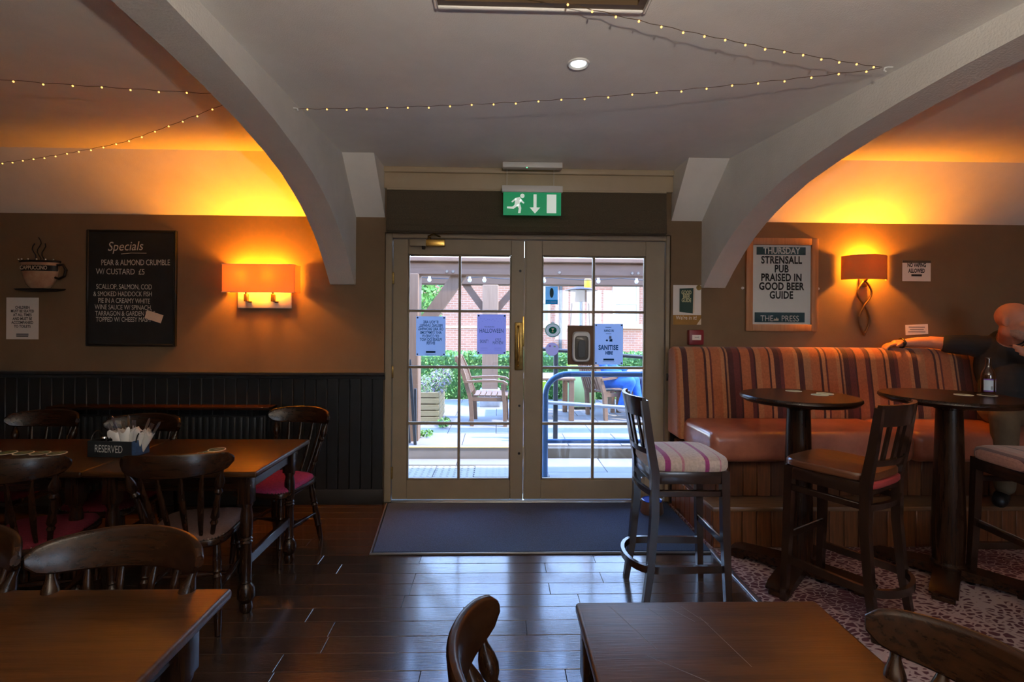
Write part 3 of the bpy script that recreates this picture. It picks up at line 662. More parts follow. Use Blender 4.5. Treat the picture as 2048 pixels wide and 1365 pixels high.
# ------------------------------------------------------------------ banquette along the front wall
bn = thing('banquette', 'striped upholstered bench with red leather seat on a boarded step', 'bench', (0,0,.0))
BX0, BX1 = 1.43, 5.0
def loft_x(poly, x0, x1, r=.03, n=4):
    # cushion: (y,z) outline lofted along x with rounded ends
    cy_ = sum(p[0] for p in poly)/len(poly); cz_ = sum(p[1] for p in poly)/len(poly); hy = max(abs(p[0]-cy_) for p in poly); hz_ = max(abs(p[1]-cz_) for p in poly); fr_ = []
    def ring(x, ins): return [Vector((x, cy_+(p[0]-cy_)*(1-ins/hy), cz_+(p[1]-cz_)*(1-ins/hz_))) for p in poly]
    for k in range(n+1): a = PI/2*k/n; fr_.append(ring(x0+r*(1-math.sin(a)), r*(1-math.cos(PI/2-a)) if False else r*(1-math.sin(a))))
    xs = []
    fr0 = [ring(x0+r*(1-math.cos(PI/2*k/n)), r*(1-math.sin(PI/2*k/n))) for k in range(n+1)]
    fr1 = [ring(x1-r*(1-math.cos(PI/2*k/n)), r*(1-math.sin(PI/2*k/n))) for k in range(n, -1, -1)]
    return MB().sweep(fr0+fr1)
def rounded(y0, y1, z0, z1, r, n=5):
    pts = []
    for cy_, cz_, a0 in ((y0+r,z0+r,PI),(y1-r,z0+r,1.5*PI),(y1-r,z1-r,0),(y0+r,z1-r,.5*PI)):
        for k in range(n+1): a = a0+PI/2*k/n; pts.append((cy_+r*math.cos(a), cz_+r*math.sin(a)))
    return pts
back = [(3.93,.60),(3.93,.80)] + [(3.95,.95),(3.975,1.10),(3.995,1.22),(4.01,1.265),(4.035,1.295),(4.07,1.312),(4.11,1.312),(4.15,1.30),(4.19,1.285),(4.19,.60)]
loft_x(back, 1.40, BX1, .03).build('backrest', M['bench_stripe'], bn, smooth=50)
for a, b in ((1.445, 2.855), (2.859, 4.2), (4.204, BX1)):
    loft_x(rounded(3.395, 3.98, .555, .765, .062), a, b, .05).build('seat_cushion', M['leather'], bn, smooth=50)
B(1.47, BX1, 3.56, 4.19, .26, .56).build('carcass', M['panelwood2'], bn, smooth=0)
B(1.45, BX1, 3.37, 4.19, .008, .255).build('step_carcass', M['panelwood2'], bn, smooth=0)
bw = .0985
mA = RB(0, bw-.003, 3.545, 3.562, .285, .556, r=.004, seg=1); mC = RB(0, bw-.003, 3.352, 3.372, .008, .255, r=.004, seg=1)
mu = [mA.mesh('panel_board', M['panelwood2']), mA.mesh('panel_board', M['panelwood'])]; ml = [mC.mesh('step_board', M['panelwood']), mC.mesh('step_board', M['panelwood2'])]
x = 1.435; k = 0
while x+bw < BX1:
    for me, rel in ((mu[1 if random.random() < .25 else 0], 1), (ml[0 if random.random() < .7 else 1], 1)):
        o = bpy.data.objects.new(me.name.split('.')[0], me); COL.objects.link(o); o.parent = bn; o.location = (x, 0, 0)
    x += bw
mS = RB(1.432, 1.452, 0, bw-.003, .008, .255, r=.004, seg=1).mesh('side_board', M['panelwood']); mS2 = RB(1.45, 1.472, 0, bw-.003, .285, .556, r=.004, seg=1).mesh('side_board', M['panelwood'])
for k in range(8):
    o = bpy.data.objects.new('side_board', mS); COL.objects.link(o); o.parent = bn; o.location = (0, 3.375+k*bw, 0)
    if k > 1: o = bpy.data.objects.new('side_board', mS2); COL.objects.link(o); o.parent = bn; o.location = (0, 3.375+k*bw, 0)
RB(1.425, BX1, 3.335, 3.60, .255, .285, r=.006, seg=2).build('step_tread', M['treadwood'], bn)

# ------------------------------------------------------------------ radiator with a shelf
ra = thing('radiator', 'dark ribbed radiator under a thin shelf on the left wainscot', 'radiator', (-2.66, WY-.06, 0))
RB(-.80, .80, -.03, .0, .14, .74, r=.008, seg=1).build('panel', M['dado'], ra)
me = RB(-.016, .016, -.048, -.026, .15, .73, r=.010, seg=2).mesh('rib', M['dado_rail'])
for k in range(30):
    o = bpy.data.objects.new('rib', me); COL.objects.link(o); o.parent = ra; o.location = (-.77+k*.0531, 0, 0)
RB(-.86, .86, -.10, .045, .795, .817, r=.005, seg=2).build('shelf', M['darkwood'], ra)
for x in (-.7, .7): RB(x-.012, x+.012, -.06, .045, .73, .797, r=.003, seg=1).build('bracket', M['dado'], ra)
for x in (-.6, .6): RB(x-.02, x+.02, -.02, .02, 0, .16, r=.004, seg=1).build('foot', M['dado'], ra)

# ================================================================== WALL FITTINGS
def lamp_point(parent, loc, e, r=.03, col=(1,.29,.010)):
    l = bpy.data.lights.new('lamp_bulb', 'POINT'); l.energy = e; l.color = col; l.shadow_soft_size = r
    o = bpy.data.objects.new('lamp_bulb', l); COL.objects.link(o); o.parent = parent; o.location = loc
# left: box shade on a chrome plate
lp = thing('wall_lamp', 'lit wall lamp with square cream shade and chrome switch plate beside the blackboard', 'lamp', (-1.905, WY, 1.60))
mb = MB(); h0, h1 = .125, .345
for a in ((-.285,-.281,-.125,-.012),(.281,.285,-.125,-.012),(-.285,.285,-.129,-.125)): mb.box(a[0],a[1],a[2],a[3],h0,h1)
mb.build('shade', M['shade'], lp, smooth=0)
mb = MB()
for a in ((-.287,.287,-.131,-.123),): 
    for z in (h0-.003, h1-.003): mb.box(a[0],a[1],a[2],a[3],z,z+.006)
mb.build('shade_trim', M['card'], lp, smooth=0)
RB(-.215, .215, -.022, 0, 0, .20, r=.004).build('backplate', mat('satin_nickel', (.72,.70,.66), .35), lp)
for x in (-.14, .075):
    RB(x-.014, x+.014, -.05, -.02, .055, .115, r=.003, seg=1).build('switch', M['bracket'], lp)
    RB(x+.016, x+.040, -.045, -.02, .046, .056, r=.002, seg=1).build('toggle', M['darkmetal'], lp)
    MB().tube([(x,-.03,.11),(x,-.05,.14),(x,-.06,.19)], .008, 10).build('lamp_holder', M['bracket'], lp)
    lamp_point(lp, (x, -.070, .26), 23)
# right: curved shade on a looped bracket
lq = thing('wall_lamp', 'lit wall lamp with curved brown shade on a looped figure-eight bracket', 'lamp', (3.06, WY, 1.40))
mb = MB(); n = 24; vs = []; 
for r in (.19, .187):
    for z in (.475, .672):
        vs += [(r*math.cos(PI*k/n), -.11*r/.19*math.sin(PI*k/n)-.012, z+.010*(1-abs(2*k/n-1)) * (1 if z > .5 else 0)) for k in range(n+1)]
m_ = n+1; fs = []
for k in range(n):
    fs += [(k,k+1,m_+k+1,m_+k),(2*m_+k+1,2*m_+k,3*m_+k,3*m_+k+1),(m_+k,m_+k+1,3*m_+k+1,3*m_+k),(k+1,k,2*m_+k,2*m_+k+1)]
mb.add(vs, fs).build('shade', M['shade2'], lq)
mb = MB()
up = [(.055*math.sin(PI*k/12), -.03, .47-.20*k/12-.0*k) for k in range(13)]; dn = [(.048*math.sin(PI*k/12), -.03, .27-.26*k/12) for k in range(13)]
for s_ in (-1,1):
    mb.tube([(s_*x,-.03-.006*s_,z) for x,y,z in up], .008, 8); mb.tube([(-s_*x,-.03-.006*s_,z) for x,y,z in dn], .008, 8)
mb.build('looped_bracket', M['bracket'], lq)
RB(-.035,.035,-.02,0,.42,.50,r=.006).build('backplate', M['bracket'], lq)
MB().tube([(0,-.02,.46),(0,-.055,.48),(0,-.06,.54)], .011, 10).build('lamp_holder', M['bracket'], lq)
lamp_point(lq, (0, -.060, .61), 34, .028)

# blackboard
bb = thing('blackboard', 'black chalkboard of handwritten specials on the brown wall', 'blackboard', (-2.97, WY, 1.755))
RB(-.345, .345, -.020, 0, -.46, .46, r=.004, seg=1).build('board', M['slate'], bb)
mb = MB()
for a in ((-.357,-.338,-.47,.47),(.338,.357,-.47,.47),(-.338,.338,-.47,-.451),(-.338,.338,.451,.47)): mb.rbox(a[0],a[1],-.026,0,a[2],a[3],r=.004,seg=1)
mb.build('frame', M['black'], bb)
text('Specials', .105, M['chalk'], bb, -.05, -.0215, .335, 'chalk_writing', sx=.86, shear=.25, roll=2)
MB().tube([(-.08,-.0215,.275),(.0,-.0215,.283),(.12,-.0215,.283)], .0022, 5).build('chalk_line', M['chalk'], bb)
for s_, x, z, q in (('PEAR & ALMOND CRUMBLE', .035, .205, .066), ('W/ CUSTARD  £5', -.085, .130, .066), ('SCALLOP, SALMON, COD', -.055, .008, .058), ('& SMOKED HADDOCK FISH', -.065, -.050, .056),
                    ('PIE IN A CREAMY WHITE', -.055, -.105, .056), ('WINE SAUCE W/ SPINACH,', -.06, -.158, .056), ('TARRAGON & GARDEN PEAS', -.045, -.208, .054), ('TOPPED W/ CHEESY MASH', -.06, -.256, .054)):
    text(s_, q, M['chalk'], bb, x, -.0215, z, 'chalk_writing', sx=.70 if len(s_) > 15 else .8, roll=random.uniform(-.6,.8), space=.95)
cd_ = thing('paper_note', 'small tilted cream note stuck on the lower right of the blackboard', 'note', (-2.785, WY-.0235, 1.525))
MB().box(-.068,.068,-.0012,0,-.034,.034, M=Matrix.Rotation(math.radians(18),4,'Y')).build('sheet', M['card'], cd_, smooth=0)
text('~ ~\n~~~', .03, M['chalk'], cd_, 0, -.0018, 0, 'faint_writing', roll=-18)

# metal coffee cup ornament with beads and steam
cu = thing('cup_ornament', 'painted metal coffee-cup wall ornament with wire steam and a beaded rim', 'ornament', (-3.70, WY, 1.855))
mb = MB(); n = 18; rings = [(.03,-.115),(.075,-.105),(.11,-.07),(.132,-.02),(.143,.04),(.148,.09),(.150,.10)]; vs = []; fs = []
for r, z in rings: vs += [(r*math.cos(PI*k/n), -r*.42*math.sin(PI*k/n)-.002, z) for k in range(n+1)]
for i in range(len(rings)-1):
    for k in range(n): fs.append((i*(n+1)+k, i*(n+1)+k+1, (i+1)*(n+1)+k+1, (i+1)*(n+1)+k))
fs += [tuple((len(rings)-1)*(n+1)+k for k in range(n+1)), tuple(range(n+1))]
mb.add(vs, fs).build('cup', mat('cup_cream_paint', (.55,.38,.24), .55, col2=(.35,.15,.09), vscale=9), cu)
mb = MB(); mb.tube([(.155*math.cos(PI*k/n), -.155*.42*math.sin(PI*k/n)-.002, .108) for k in range(n+1)], .009, 8); mb.build('rim', M['darkmetal'], cu)
for k in range(6):
    a = math.radians(150-24*k); MB().sphere((.158*math.cos(a), -.158*.42*math.sin(a)-.010, .118), .010, 10, 6).build('bead', M['chrome'], cu)
mb = MB(); mb.tube([(.145,-.02,.08),(.19,-.02,.085),(.215,-.02,.04),(.20,-.02,-.01),(.16,-.02,-.03),(.13,-.02,-.02)], .010, 8); mb.build('handle', M['darkmetal'], cu)
mb = MB(); mb.sweep([[Vector((.20*s_*math.cos(PI*k/12), -.085*s_*math.sin(PI*k/12)-.001, z)) for k in range(13)] for s_, z in ((.55,-.135),(.95,-.122),(1,-.112),(.9,-.112))]); mb.build('saucer', M['darkmetal'], cu)
for k, x in enumerate((-.045,-.005,.03)):
    MB().tube([(x+.016*math.sin(j*1.1+k),-.012,.11+.024*j) for j in range(9-abs(k-1)*2)], .004, 6).build('steam_wire', M['darkmetal'], cu)
MB().sweep([[Vector((r*math.cos(PI*k/n), -r*.42*math.sin(PI*k/n)-.003, z)) for k in range(1,n)] for r, z in ((.1475,.030),(.150,.075))]).build('band', M['darkmetal'], cu)
text('CAPPUCCINO', .042, M['card'], cu, 0, -.0675, .052, sx=.8, bold=.001)

def notice(name, label, cat, x0, x1, z0, z1, lines, paper='paper', y=None, tilt=0, ink='ink', pins=None, mirror=False, extra=None):
    y = WY if y is None else y
    t = thing(name, label, cat, ((x0+x1)/2, y, (z0+z1)/2)); w, h = (x1-x0)/2, (z1-z0)/2; RX = Matrix.Rotation(math.radians(tilt),4,'Y')
    MB().box(-w,w,-.0012,-.0002,-h,h, M=RX).build('sheet', M[paper], t, smooth=0)
    for s_, fx, fz, q, sx, b in lines:
        p = RX @ Vector((fx*w, 0, fz*h)); text(s_, q, M[ink], t, p.x, -.0020, p.z, sx=sx, bold=b, roll=-tilt, mirror=mirror)
    if pins:
        for sx, sz in ((-1,-1),(1,-1),(-1,1),(1,1)): MB().sphere((sx*(w-.012),-.002,sz*(h-.012)), (.007,.003,.007), 8, 6).build('tape_dot', M['navyink'], t)
    return t
nL = notice('paper_notice', 'printed white notice about children on the far left of the brown wall', 'notice', -3.97, -3.715, 1.335, 1.672,
    [(s_, 0, z, .030, .80, .0008) for s_, z in (('CHILDREN', .52), ('MUST BE SEATED', .345), ('AT ALL TIMES', .165), ('AND MUST BE', -.02), ('ACCOMPANIED', -.20), ('TO TOILETS', -.385))] + [('_________', 0, -.78, .034, .6, .002), ('TEAMWORK', 0, -.76, .034, .6, .002)][:1])
RB(-.048,.048,-.002,-.001,-.140,-.122,r=.0003,seg=1).build('logo_bar', M['greyink'], nL)
nV = notice('paper_notice', 'small laminated no vaping notice right of the curved lamp', 'notice', 3.405, 3.65, 1.87, 2.045, [('NO VAPING\nALLOWED', 0, .28, .048, .62, .0018)])
RB(-.045,.045,-.002,-.001,-.045,-.028,r=.0003,seg=1).build('logo_bar', M['ink'], nV)
RB(-.1225,.1225,-.0022,-.0003,.068,.0875,r=.0003,seg=1).build('laminate_edge', M['chrome'], nV)
nW = notice('paper_notice', 'little tilted white paper slip on the wall above the seated man\'s arm', 'notice', 3.435, 3.63, 1.42, 1.505, [], tilt=-3)
for k, (z, w_) in enumerate(((.020,.07),(.0,.06),(-.020,.075))): RB(-w_,w_,-.002,-.001,z-.004,z+.004,r=.0003,seg=1).build('faded_line', M['greyink'], nW)

# framed newspaper bill
fp = thing('framed_poster', 'pine-framed newspaper bill under glass praising a pub in the beer guide', 'poster', (2.365, WY, 1.83))
w_, h_ = .305, .388; mb_ = .056
for a in ((-w_,-w_+mb_,-h_,h_),(w_-mb_,w_,-h_,h_)): RB(a[0],a[1],-.028,0,a[2],a[3],r=.004,seg=2).build('frame_side', M['oak'], fp)
for a in ((-w_+mb_,w_-mb_,h_-mb_,h_),(-w_+mb_,w_-mb_,-h_,-h_+mb_)): RB(a[0],a[1],-.028,0,a[2],a[3],r=.004,seg=2).build('frame_rail', M['oak'], fp)
B(-.252,.252,-.008,-.002,-.335,.335).build('sheet', M['paper'], fp, smooth=0)
B(-.212,.205,-.0090,-.008,.250,.316).build('heading_bar', M['teal'], fp, smooth=0); B(-.225,.200,-.0090,-.008,-.315,-.232).build('title_bar', M['teal'], fp, smooth=0)
text('THURSDAY', .074, M['paper'], fp, 0, -.0096, .283, sx=.82, bold=.002)
for k, s_ in enumerate(('STRENSALL', 'PUB', 'PRAISED IN', 'GOOD BEER', 'GUIDE')): text(s_, .086, M['ink'], fp, 0, -.0092, .205-.0735*k, sx=.76, bold=.0028, space=1.06)
text('THE    PRESS', .070, M['paper'], fp, -.012, -.0096, -.285, sx=.86)
MB().prism([(-.022,0),(-.012,.02),(0,.012),(.006,.03),(.016,.014),(.024,.02),(.022,0)], 'y', -.0098, -.0092, M=Matrix.Translation((-.045,0,-.302))).build('crest', M['card'], fp, smooth=0)
B(-.25,.25,-.0115,-.0100,-.333,.333).build('glass', M['glass'], fp, smooth=0)
for x in (-w_-.02, w_+.012):
    s_ = MB().lathe((x,-.012,-.03),(x,0,-.03),[(0,.006),(.4,.011),(1,.012)],12).build('wall_screw', M['white'], fp)

# good beer guide poster and fire alarm point
gb = thing('small_poster', 'beer guide poster with a green book above the red alarm point', 'poster', (1.572, WY, 1.655))
B(-.118,.118,-.0015,0,-.165,.165).build('sheet', M['paper'], gb, smooth=0)
B(-.118,.118,-.0022,-.0015,-.165,-.085).build('gold_band', mat('gold_band_print', (.34,.17,.03), .7, vary=.2, vscale=9), gb, smooth=0)
MB().add([(-.065,-.0025,-.058),(.048,-.0025,-.072),(.052,-.0025,.142),(-.065,-.0025,.136)], [(0,1,2,3)]).build('book_cover', mat('book_green_print', (.012,.05,.035), .6), gb, smooth=0)
MB().add([(.048,-.0024,-.072),(.062,-.0024,-.06),(.064,-.0024,.135),(.052,-.0024,.142)], [(0,1,2,3)]).build('book_pages', M['card'], gb, smooth=0)
text('GOOD\nBEER\nGUIDE', .044, mat('pale_gold_print', (.62,.60,.32), .7), gb, -.007, -.0030, .07, sx=.62, bold=.0012, line=.75)
text("We're in it!", .046, M['paper'], gb, -.006, -.0028, -.108, sx=.82)
MB().lathe((.098,-.003,.145),(.098,-.0015,.145),[(0,.022),(1,.022)],16).build('gold_seal', M['oldbrass'], gb)
MB().add([(.08,-.004,-.165),(.118,-.004,-.165),(.118,-.004,-.11)], [(0,1,2)]).build('torn_corner', M['card'], gb, smooth=0)
fa = thing('alarm_call_point', 'square red fire alarm call point above the end of the striped bench', 'alarm', (1.635, WY, 1.385))
RB(-.062,.062,-.05,0,-.062,.062,r=.008).build('housing', M['red'], fa); RB(-.038,.038,-.053,-.049,-.022,.022,r=.002,seg=1).build('label_plate', M['paper'], fa)
text('>•<', .026, M['ink'], fa, 0, -.0545, 0)

# exit sign
ex = thing('exit_sign', 'hanging green emergency exit sign with running figure, arrow and door', 'sign', (.258, 4.02, 2.345))
B(-.228,.228,-.006,.006,0,.185).build('panel', M['green'], ex, smooth=0)
RB(-.24,.24,-.022,.022,.180,.232,r=.006).build('holder', M['white'], ex); RB(-.235,.235,-.035,.035,.368,.412,r=.006).build('ceiling_plate', M['white'], ex)
for x in (-.20, .17): MB().tube([(x,0,.225),(x,0,.372)], .0016, 6).build('wire', M['alu'], ex)
mb = MB()
def poly(pts): mb.prism(pts, 'y', -.0085, -.006)
poly([(.115,.018),(.190,.018),(.190,.165),(.115,.165)])
poly([(.010,.165),(.034,.165),(.034,.062),(.064,.062),(.022,.014),(-.020,.062),(.010,.062)])
mb.build('arrow_and_door', M['exit_white'], ex, smooth=0)
mb = MB(); mb.prism([(-.078+.017*math.cos(2*PI*k/14), .152+.017*math.sin(2*PI*k/14)) for k in range(14)], 'y', -.0085, -.006)
for pts in ([(-.132,.135),(-.098,.142),(-.083,.118),(-.112,.070),(-.140,.078)], [(-.132,.135),(-.165,.105),(-.158,.098),(-.126,.122)], [(-.090,.128),(-.062,.098),(-.068,.090),(-.100,.112)],
            [(-.140,.080),(-.115,.072),(-.145,.050),(-.198,.052),(-.198,.066),(-.155,.066)], [(-.122,.080),(-.095,.085),(-.086,.055),(-.092,.016),(-.112,.016),(-.106,.052)]): mb.prism(pts, 'y', -.0085, -.006)
mb.build('running_figure', M['exit_white'], ex, smooth=0)
MB().sphere((-.045,-.03,.368), .004, 8, 6).build('indicator', mat('green_led', (0,.8,.3), .3, emit=(.1,1,.4), es=2), ex)

# ------------------------------------------------------------------ things stuck to the door glass
GY = DY+.019
nC = notice('paper_notice', 'pale blue notice facing outwards, seen mirrored, on the left door', 'notice', -.690, -.445, 1.215, 1.545, [], 'bluepaper', GY, pins=True)
text('IF YOU ARE\nFEELING UNWELL\nOR ARE SHOWING\nANY SYMPTOMS\nOF COVID19\nPLEASE DO NOT\nENTER', .034, M['navyprint'], nC, 0, -.002, .028, sx=.72, bold=.0008, mirror=True, line=.86)
B(-.040,.040,-.002,-.001,-.142,-.126).build('logo_bar', M['navyprint'], nC, smooth=0); B(-.045,.045,-.002,-.001,-.153,-.150).build('rule', M['navyprint'], nC, smooth=0)
nH = notice('halloween_poster', 'lilac halloween poster on the left door beside the brass handle', 'poster', -.180, .062, 1.23, 1.565, [], 'lilacpaper', GY, pins=True)
text('HALLOWEEN', .050, M['navyprint'], nH, -.0, -.002, .028, sx=.68); text('THE HAUNTED', .016, M['navyprint'], nH, -.02, -.002, .062, sx=.8)
text('SKINT!', .042, M['navyprint'], nH, -.062, -.002, -.062, sx=.58); text('KYLE\nMATHEW', .036, M['navyprint'], nH, .055, -.002, -.060, sx=.58, line=.7)
mb = MB()
for x in (-.062, .055):
    for z in (-.115, -.125, -.135): mb.box(x-.03, x+.03, -.002, -.001, z, z+.002)
for k in range(16):
    a = PI*(1.0+k/15); mb.box(-.11+.22*k/15, -.108+.22*k/15+.006, -.002, -.001, .10+.03*abs(math.sin(k*1.7)), .103+.03*abs(math.sin(k*1.7)))
mb.build('fine_print', thin_paper('faded_lilac_ink', (.35,.37,.7)), nH, smooth=0)
nS = notice('sanitise_poster', 'pale blue sanitise here poster on the right door', 'poster', .812, 1.052, 1.148, 1.492, [], 'bluepaper', GY, pins=True)
text('SANITISE', .056, M['navyprint'], nS, -.004, -.002, -.030, sx=.72, bold=.002, space=1.05); text('HERE', .036, M['navyprint'], nS, .003, -.002, -.075, sx=.74, bold=.002); text('HAND IN', .030, M['navyprint'], nS, .0, -.002, .113, sx=.66, bold=.001)
mb = MB(); mb.box(-.045,.045,-.002,-.001,-.138,-.122); mb.box(-.05,.05,-.002,-.001,-.150,-.147); mb.box(-.03,.02,-.002,-.001,.14,.145); mb.box(-.026,.02,-.002,-.001,.086,.090)
mb.prism([(-.028,.03),(-.018,.042),(-.006,.034),(-.014,.022)], 'y', -.002, -.001); mb.prism([(.006,.022),(.03,.022),(.03,.045),(.006,.04)], 'y', -.002, -.001); mb.build('hand_symbol', M['navyprint'], nS, smooth=0)
B(.002,.022,-.0019,-.001,.045,.07).build('pale_symbol', thin_paper('grey_print', (.4,.45,.5)), nS, smooth=0)
sk = thing('window_sticker', 'small blue and teal sticker in the upper left pane of the right door', 'sticker', (.445, GY, 1.72))
B(-.052,.052,-.0012,0,-.03,.085).build('sheet', thin_paper('sky_blue_print', (.42,.70,.86)), sk, smooth=0); B(-.052,.052,-.0012,0,-.066,-.03).build('teal_band', thin_paper('bright_teal_print', (.03,.42,.60)), sk, smooth=0)
MB().prism([(.012*math.cos(a)*1.4, .03+.042*math.sin(a)) for a in [2*PI*k/16 for k in range(16)]], 'y', -.002, -.0012).build('emblem', M['teal'], sk, smooth=0); text('IN A GUIDE', .016, M['paper'], sk, 0, -.0018, -.047)
sg = thing('window_sticker', 'round green and white award sticker on the right door', 'sticker', (.456, GY, 1.435))
MB().prism([(.066*math.cos(a)*(1 if k != 6 else 1), .060*math.sin(a)+(.016 if k == 6 else 0)) for k, a in enumerate([2*PI*k/24 for k in range(24)])], 'y', -.0012, 0).build('sheet', M['stickerpaper'], sg, smooth=0)
gm = thin_paper('emerald_print', (.03,.50,.34))
mb = MB(); mb.tube([(.060*math.cos(2*PI*k/28),-.0016,.054*math.sin(2*PI*k/28)) for k in range(28)], .0022, 5, closed=True); mb.prism([(.034*math.cos(2*PI*k/20), .030*math.sin(2*PI*k/20)) for k in range(20)], 'y', -.002, -.0012); mb.build('green_ring', gm, sg)
mb = MB(); mb.prism([(-.011,.016),(.011,.016),(.006,.002),(-.006,.002)], 'y', -.003, -.002); mb.prism([(-.002,.002),(.002,.002),(.002,-.012),(-.002,-.012)], 'y', -.003, -.002); mb.prism([(-.008,-.012),(.008,-.012),(.008,-.016),(-.008,-.016)], 'y', -.003, -.002); mb.build('goblet_symbol', M['paper'], sg, smooth=0)
sv = thing('window_sticker', 'round pale lilac sticker below the green award sticker', 'sticker', (.452, GY, 1.275))
MB().prism([(.056*math.cos(2*PI*k/24), .056*math.sin(2*PI*k/24)) for k in range(24)], 'y', -.0012, 0).build('sheet', thin_paper('pale_lilac_print', (.70,.66,.85)), sv, smooth=0)
mb = MB(); mb.prism([(-.028,.018),(-.01,.018),(-.01,.034),(-.028,.034)], 'y', -.002, -.0012); mb.build('lilac_mark', mat('lilac_mark', (.45,.25,.62), .6), sv, smooth=0)
mb = MB(); mb.prism([(.012,.016),(.03,.016),(.03,.03),(.012,.03)], 'y', -.002, -.0012); mb.build('green_mark', mat('pale_green_mark', (.40,.62,.35), .6), sv, smooth=0)
sd_ = thing('soap_dispenser', 'white and grey hand sanitiser dispenser on a brown board across the right door glazing', 'dispenser', (.688, DY-.004, 1.312))
RB(-.108,.108,-.012,.012,-.165,.165,r=.003,seg=1).build('backboard', mat('brown_backboard', (.15,.075,.035), .6, vary=.15, vscale=10), sd_)
def sup(w0, h0, e=.36, n=36): return [(math.copysign(abs(math.cos(a))**e, math.cos(a))*w0, math.copysign(abs(math.sin(a))**e, math.sin(a))*h0) for a in [2*PI*k/n for k in range(n)]]
MB().sweep([[Vector((x,y,z-.012)) for x,z in sup(w0,h0)] for w0,h0,y in ((.074,.126,-.012),(.074,.126,-.05),(.068,.118,-.064))]).build('casing', M['white'], sd_)
MB().sweep([[Vector((x,y,z-.020)) for x,z in sup(w0,h0)] for w0,h0,y in ((.058,.100,-.062),(.056,.098,-.068),(.050,.09,-.072))]).build('smoked_cover', mat('smoked_grey_plastic', (.12,.115,.11), .25), sd_)
MB().sweep([[Vector((x,y,z-.028)) for x,z in sup(w0,h0,.5)] for w0,h0,y in ((.032,.075,-.071),(.030,.072,-.076))]).build('window', M['black'], sd_)

# ------------------------------------------------------------------ door mat, bowl
mt = thing('door_mat', 'large charcoal blue door mat with rubber edge in front of the doors', 'mat', (0,0,0))
MB().add([(-.80,3.315,.003),(1.40,3.315,.003),(1.40,4.20,.003),(-.89,4.20,.003),(-.80,3.315,.011),(1.40,3.315,.011),(1.40,4.20,.011),(-.89,4.20,.011)], [(0,3,2,1),(4,5,6,7),(0,1,5,4),(1,2,6,5),(2,3,7,6),(3,0,4,7)]).build('pile', M['mat'], mt, smooth=0)
mb = MB(); mb.tube([(-.905,4.20,.006),(-.815,3.295,.006),(1.395,3.295,.006)], .008, 6); mb.build('edging', M['mat_edge'], mt)
dbw = thing('dog_bowl', 'blue-glazed dog bowl on the mat behind the first bar stool', 'bowl', (1.215, 3.98, .011))
MB().lathe((0,0,0),(0,0,.10), [(0,.085),(.1,.09),(.6,.082),(.95,.078),(1,.076)], 28).build('bowl', M['bowl_out'], dbw)
MB().sweep([[Vector((r*math.cos(2*PI*k/28), r*math.sin(2*PI*k/28), z)) for k in range(28)] for r, z in ((.078,.098),(.079,.104),(.074,.106),(.068,.101),(.05,.1005),(.02,.1002))]).build('glazed_inside', M['blue_bowl'], dbw)

# ------------------------------------------------------------------ table-top things
def coaster(x, y, z, lab, grp, pale=False, rz=0, tilt=0):
    t = thing('coaster', lab, 'coaster', (x, y, z), rz, grp); t.rotation_euler = (math.radians(tilt), 0, rz)
    MB().lathe((0,0,0),(0,0,.0016),[(0,.047),(1,.047)],28).build('card', M['coaster_rim'], t)
    MB().lathe((0,0,.0016),(0,0,.0020),[(0,.041),(1,.041)],28).build('printed_face', M['coaster_pale' if pale else 'coaster'], t)
    text('/', .05, M['coaster_rim'] if not pale else M['coaster'], t, 0, 0, .0022, 'printed_mark', rx=0, roll=-50, sx=.8)
for k in range(5): coaster(-2.475-.088*k, 2.93-.004*k, .7452+.0021*k, ('green coaster at the right end of the overlapping row on the long table', 'green coaster second from the right in the overlapping row', 'green coaster in the middle of the overlapping row on the long table', 'green coaster second from the left of the overlapping row', 'green coaster at the left edge of the photo, last of the row')[k], 'row of green coasters', rz=.5)
coaster(-1.655, 2.93, .7452, 'green coaster nearer the viewer at the right end of the long table', 'pair of green coasters', rz=2.2); coaster(-1.63, 3.005, .7475, 'green coaster lying on another at the right end of the long table', 'pair of green coasters', rz=.3, tilt=.6)
coaster(1.875, 3.19, 1.0752, 'pale green beer mat lying apart at the back of the first bar table', 'beer mats on the first bar table', True); coaster(1.935, 3.02, 1.0752, 'pale green beer mat underneath its neighbour on the first bar table', 'beer mats on the first bar table', True); coaster(1.99, 3.055, 1.0775, 'pale green beer mat on top of its neighbour on the first bar table', 'beer mats on the first bar table', True, tilt=.8)
coaster(2.775, 2.97, 1.0852, 'pale green beer mat left of the bottle on the second bar table', 'beer mats on the second bar table', True); coaster(2.905, 2.955, 1.0852, 'pale green beer mat under the brown bottle', 'beer mats on the second bar table', True)
bt = thing('beer_bottle', 'brown glass beer bottle with pale blue label on the second bar table', 'bottle', (2.91, 2.955, 1.0874))
MB().lathe((0,0,0),(0,0,.225), [(0,.030),(.02,.033),(.5,.0335),(.56,.032),(.64,.026),(.70,.019),(.78,.0145),(.93,.0125),(.935,.0145),(.985,.0145),(1,.012)], 24).build('glass', M['bottle'], bt)
def wrap(a0, a1, z0, z1, r, m, nm, par):
    n = 10; A = [math.radians(a0+(a1-a0)*k/n) for k in range(n+1)]
    vs = [(r*math.cos(a), r*math.sin(a), z) for z in (z0,z1) for a in A]
    return MB().add(vs, [(k,k+1,n+2+k,n+1+k) for k in range(n)]).build(nm, m, par)
for a0, a1 in ((190, 268), (292, 350)):
    lb = wrap(a0, a1, .026, .095, .0341, M['label_blue'], 'label', bt); wrap(a0, a1, .022, .030, .0343, M['label_purple'], 'label_edge', lb); wrap(a0, a1, .091, .098, .0343, M['label_purple'], 'label_edge', lb)
for k in range(4): wrap(245, 262, .036+.005*k, .039+.005*k, .0345, M['ink'], 'bar_print', lb)

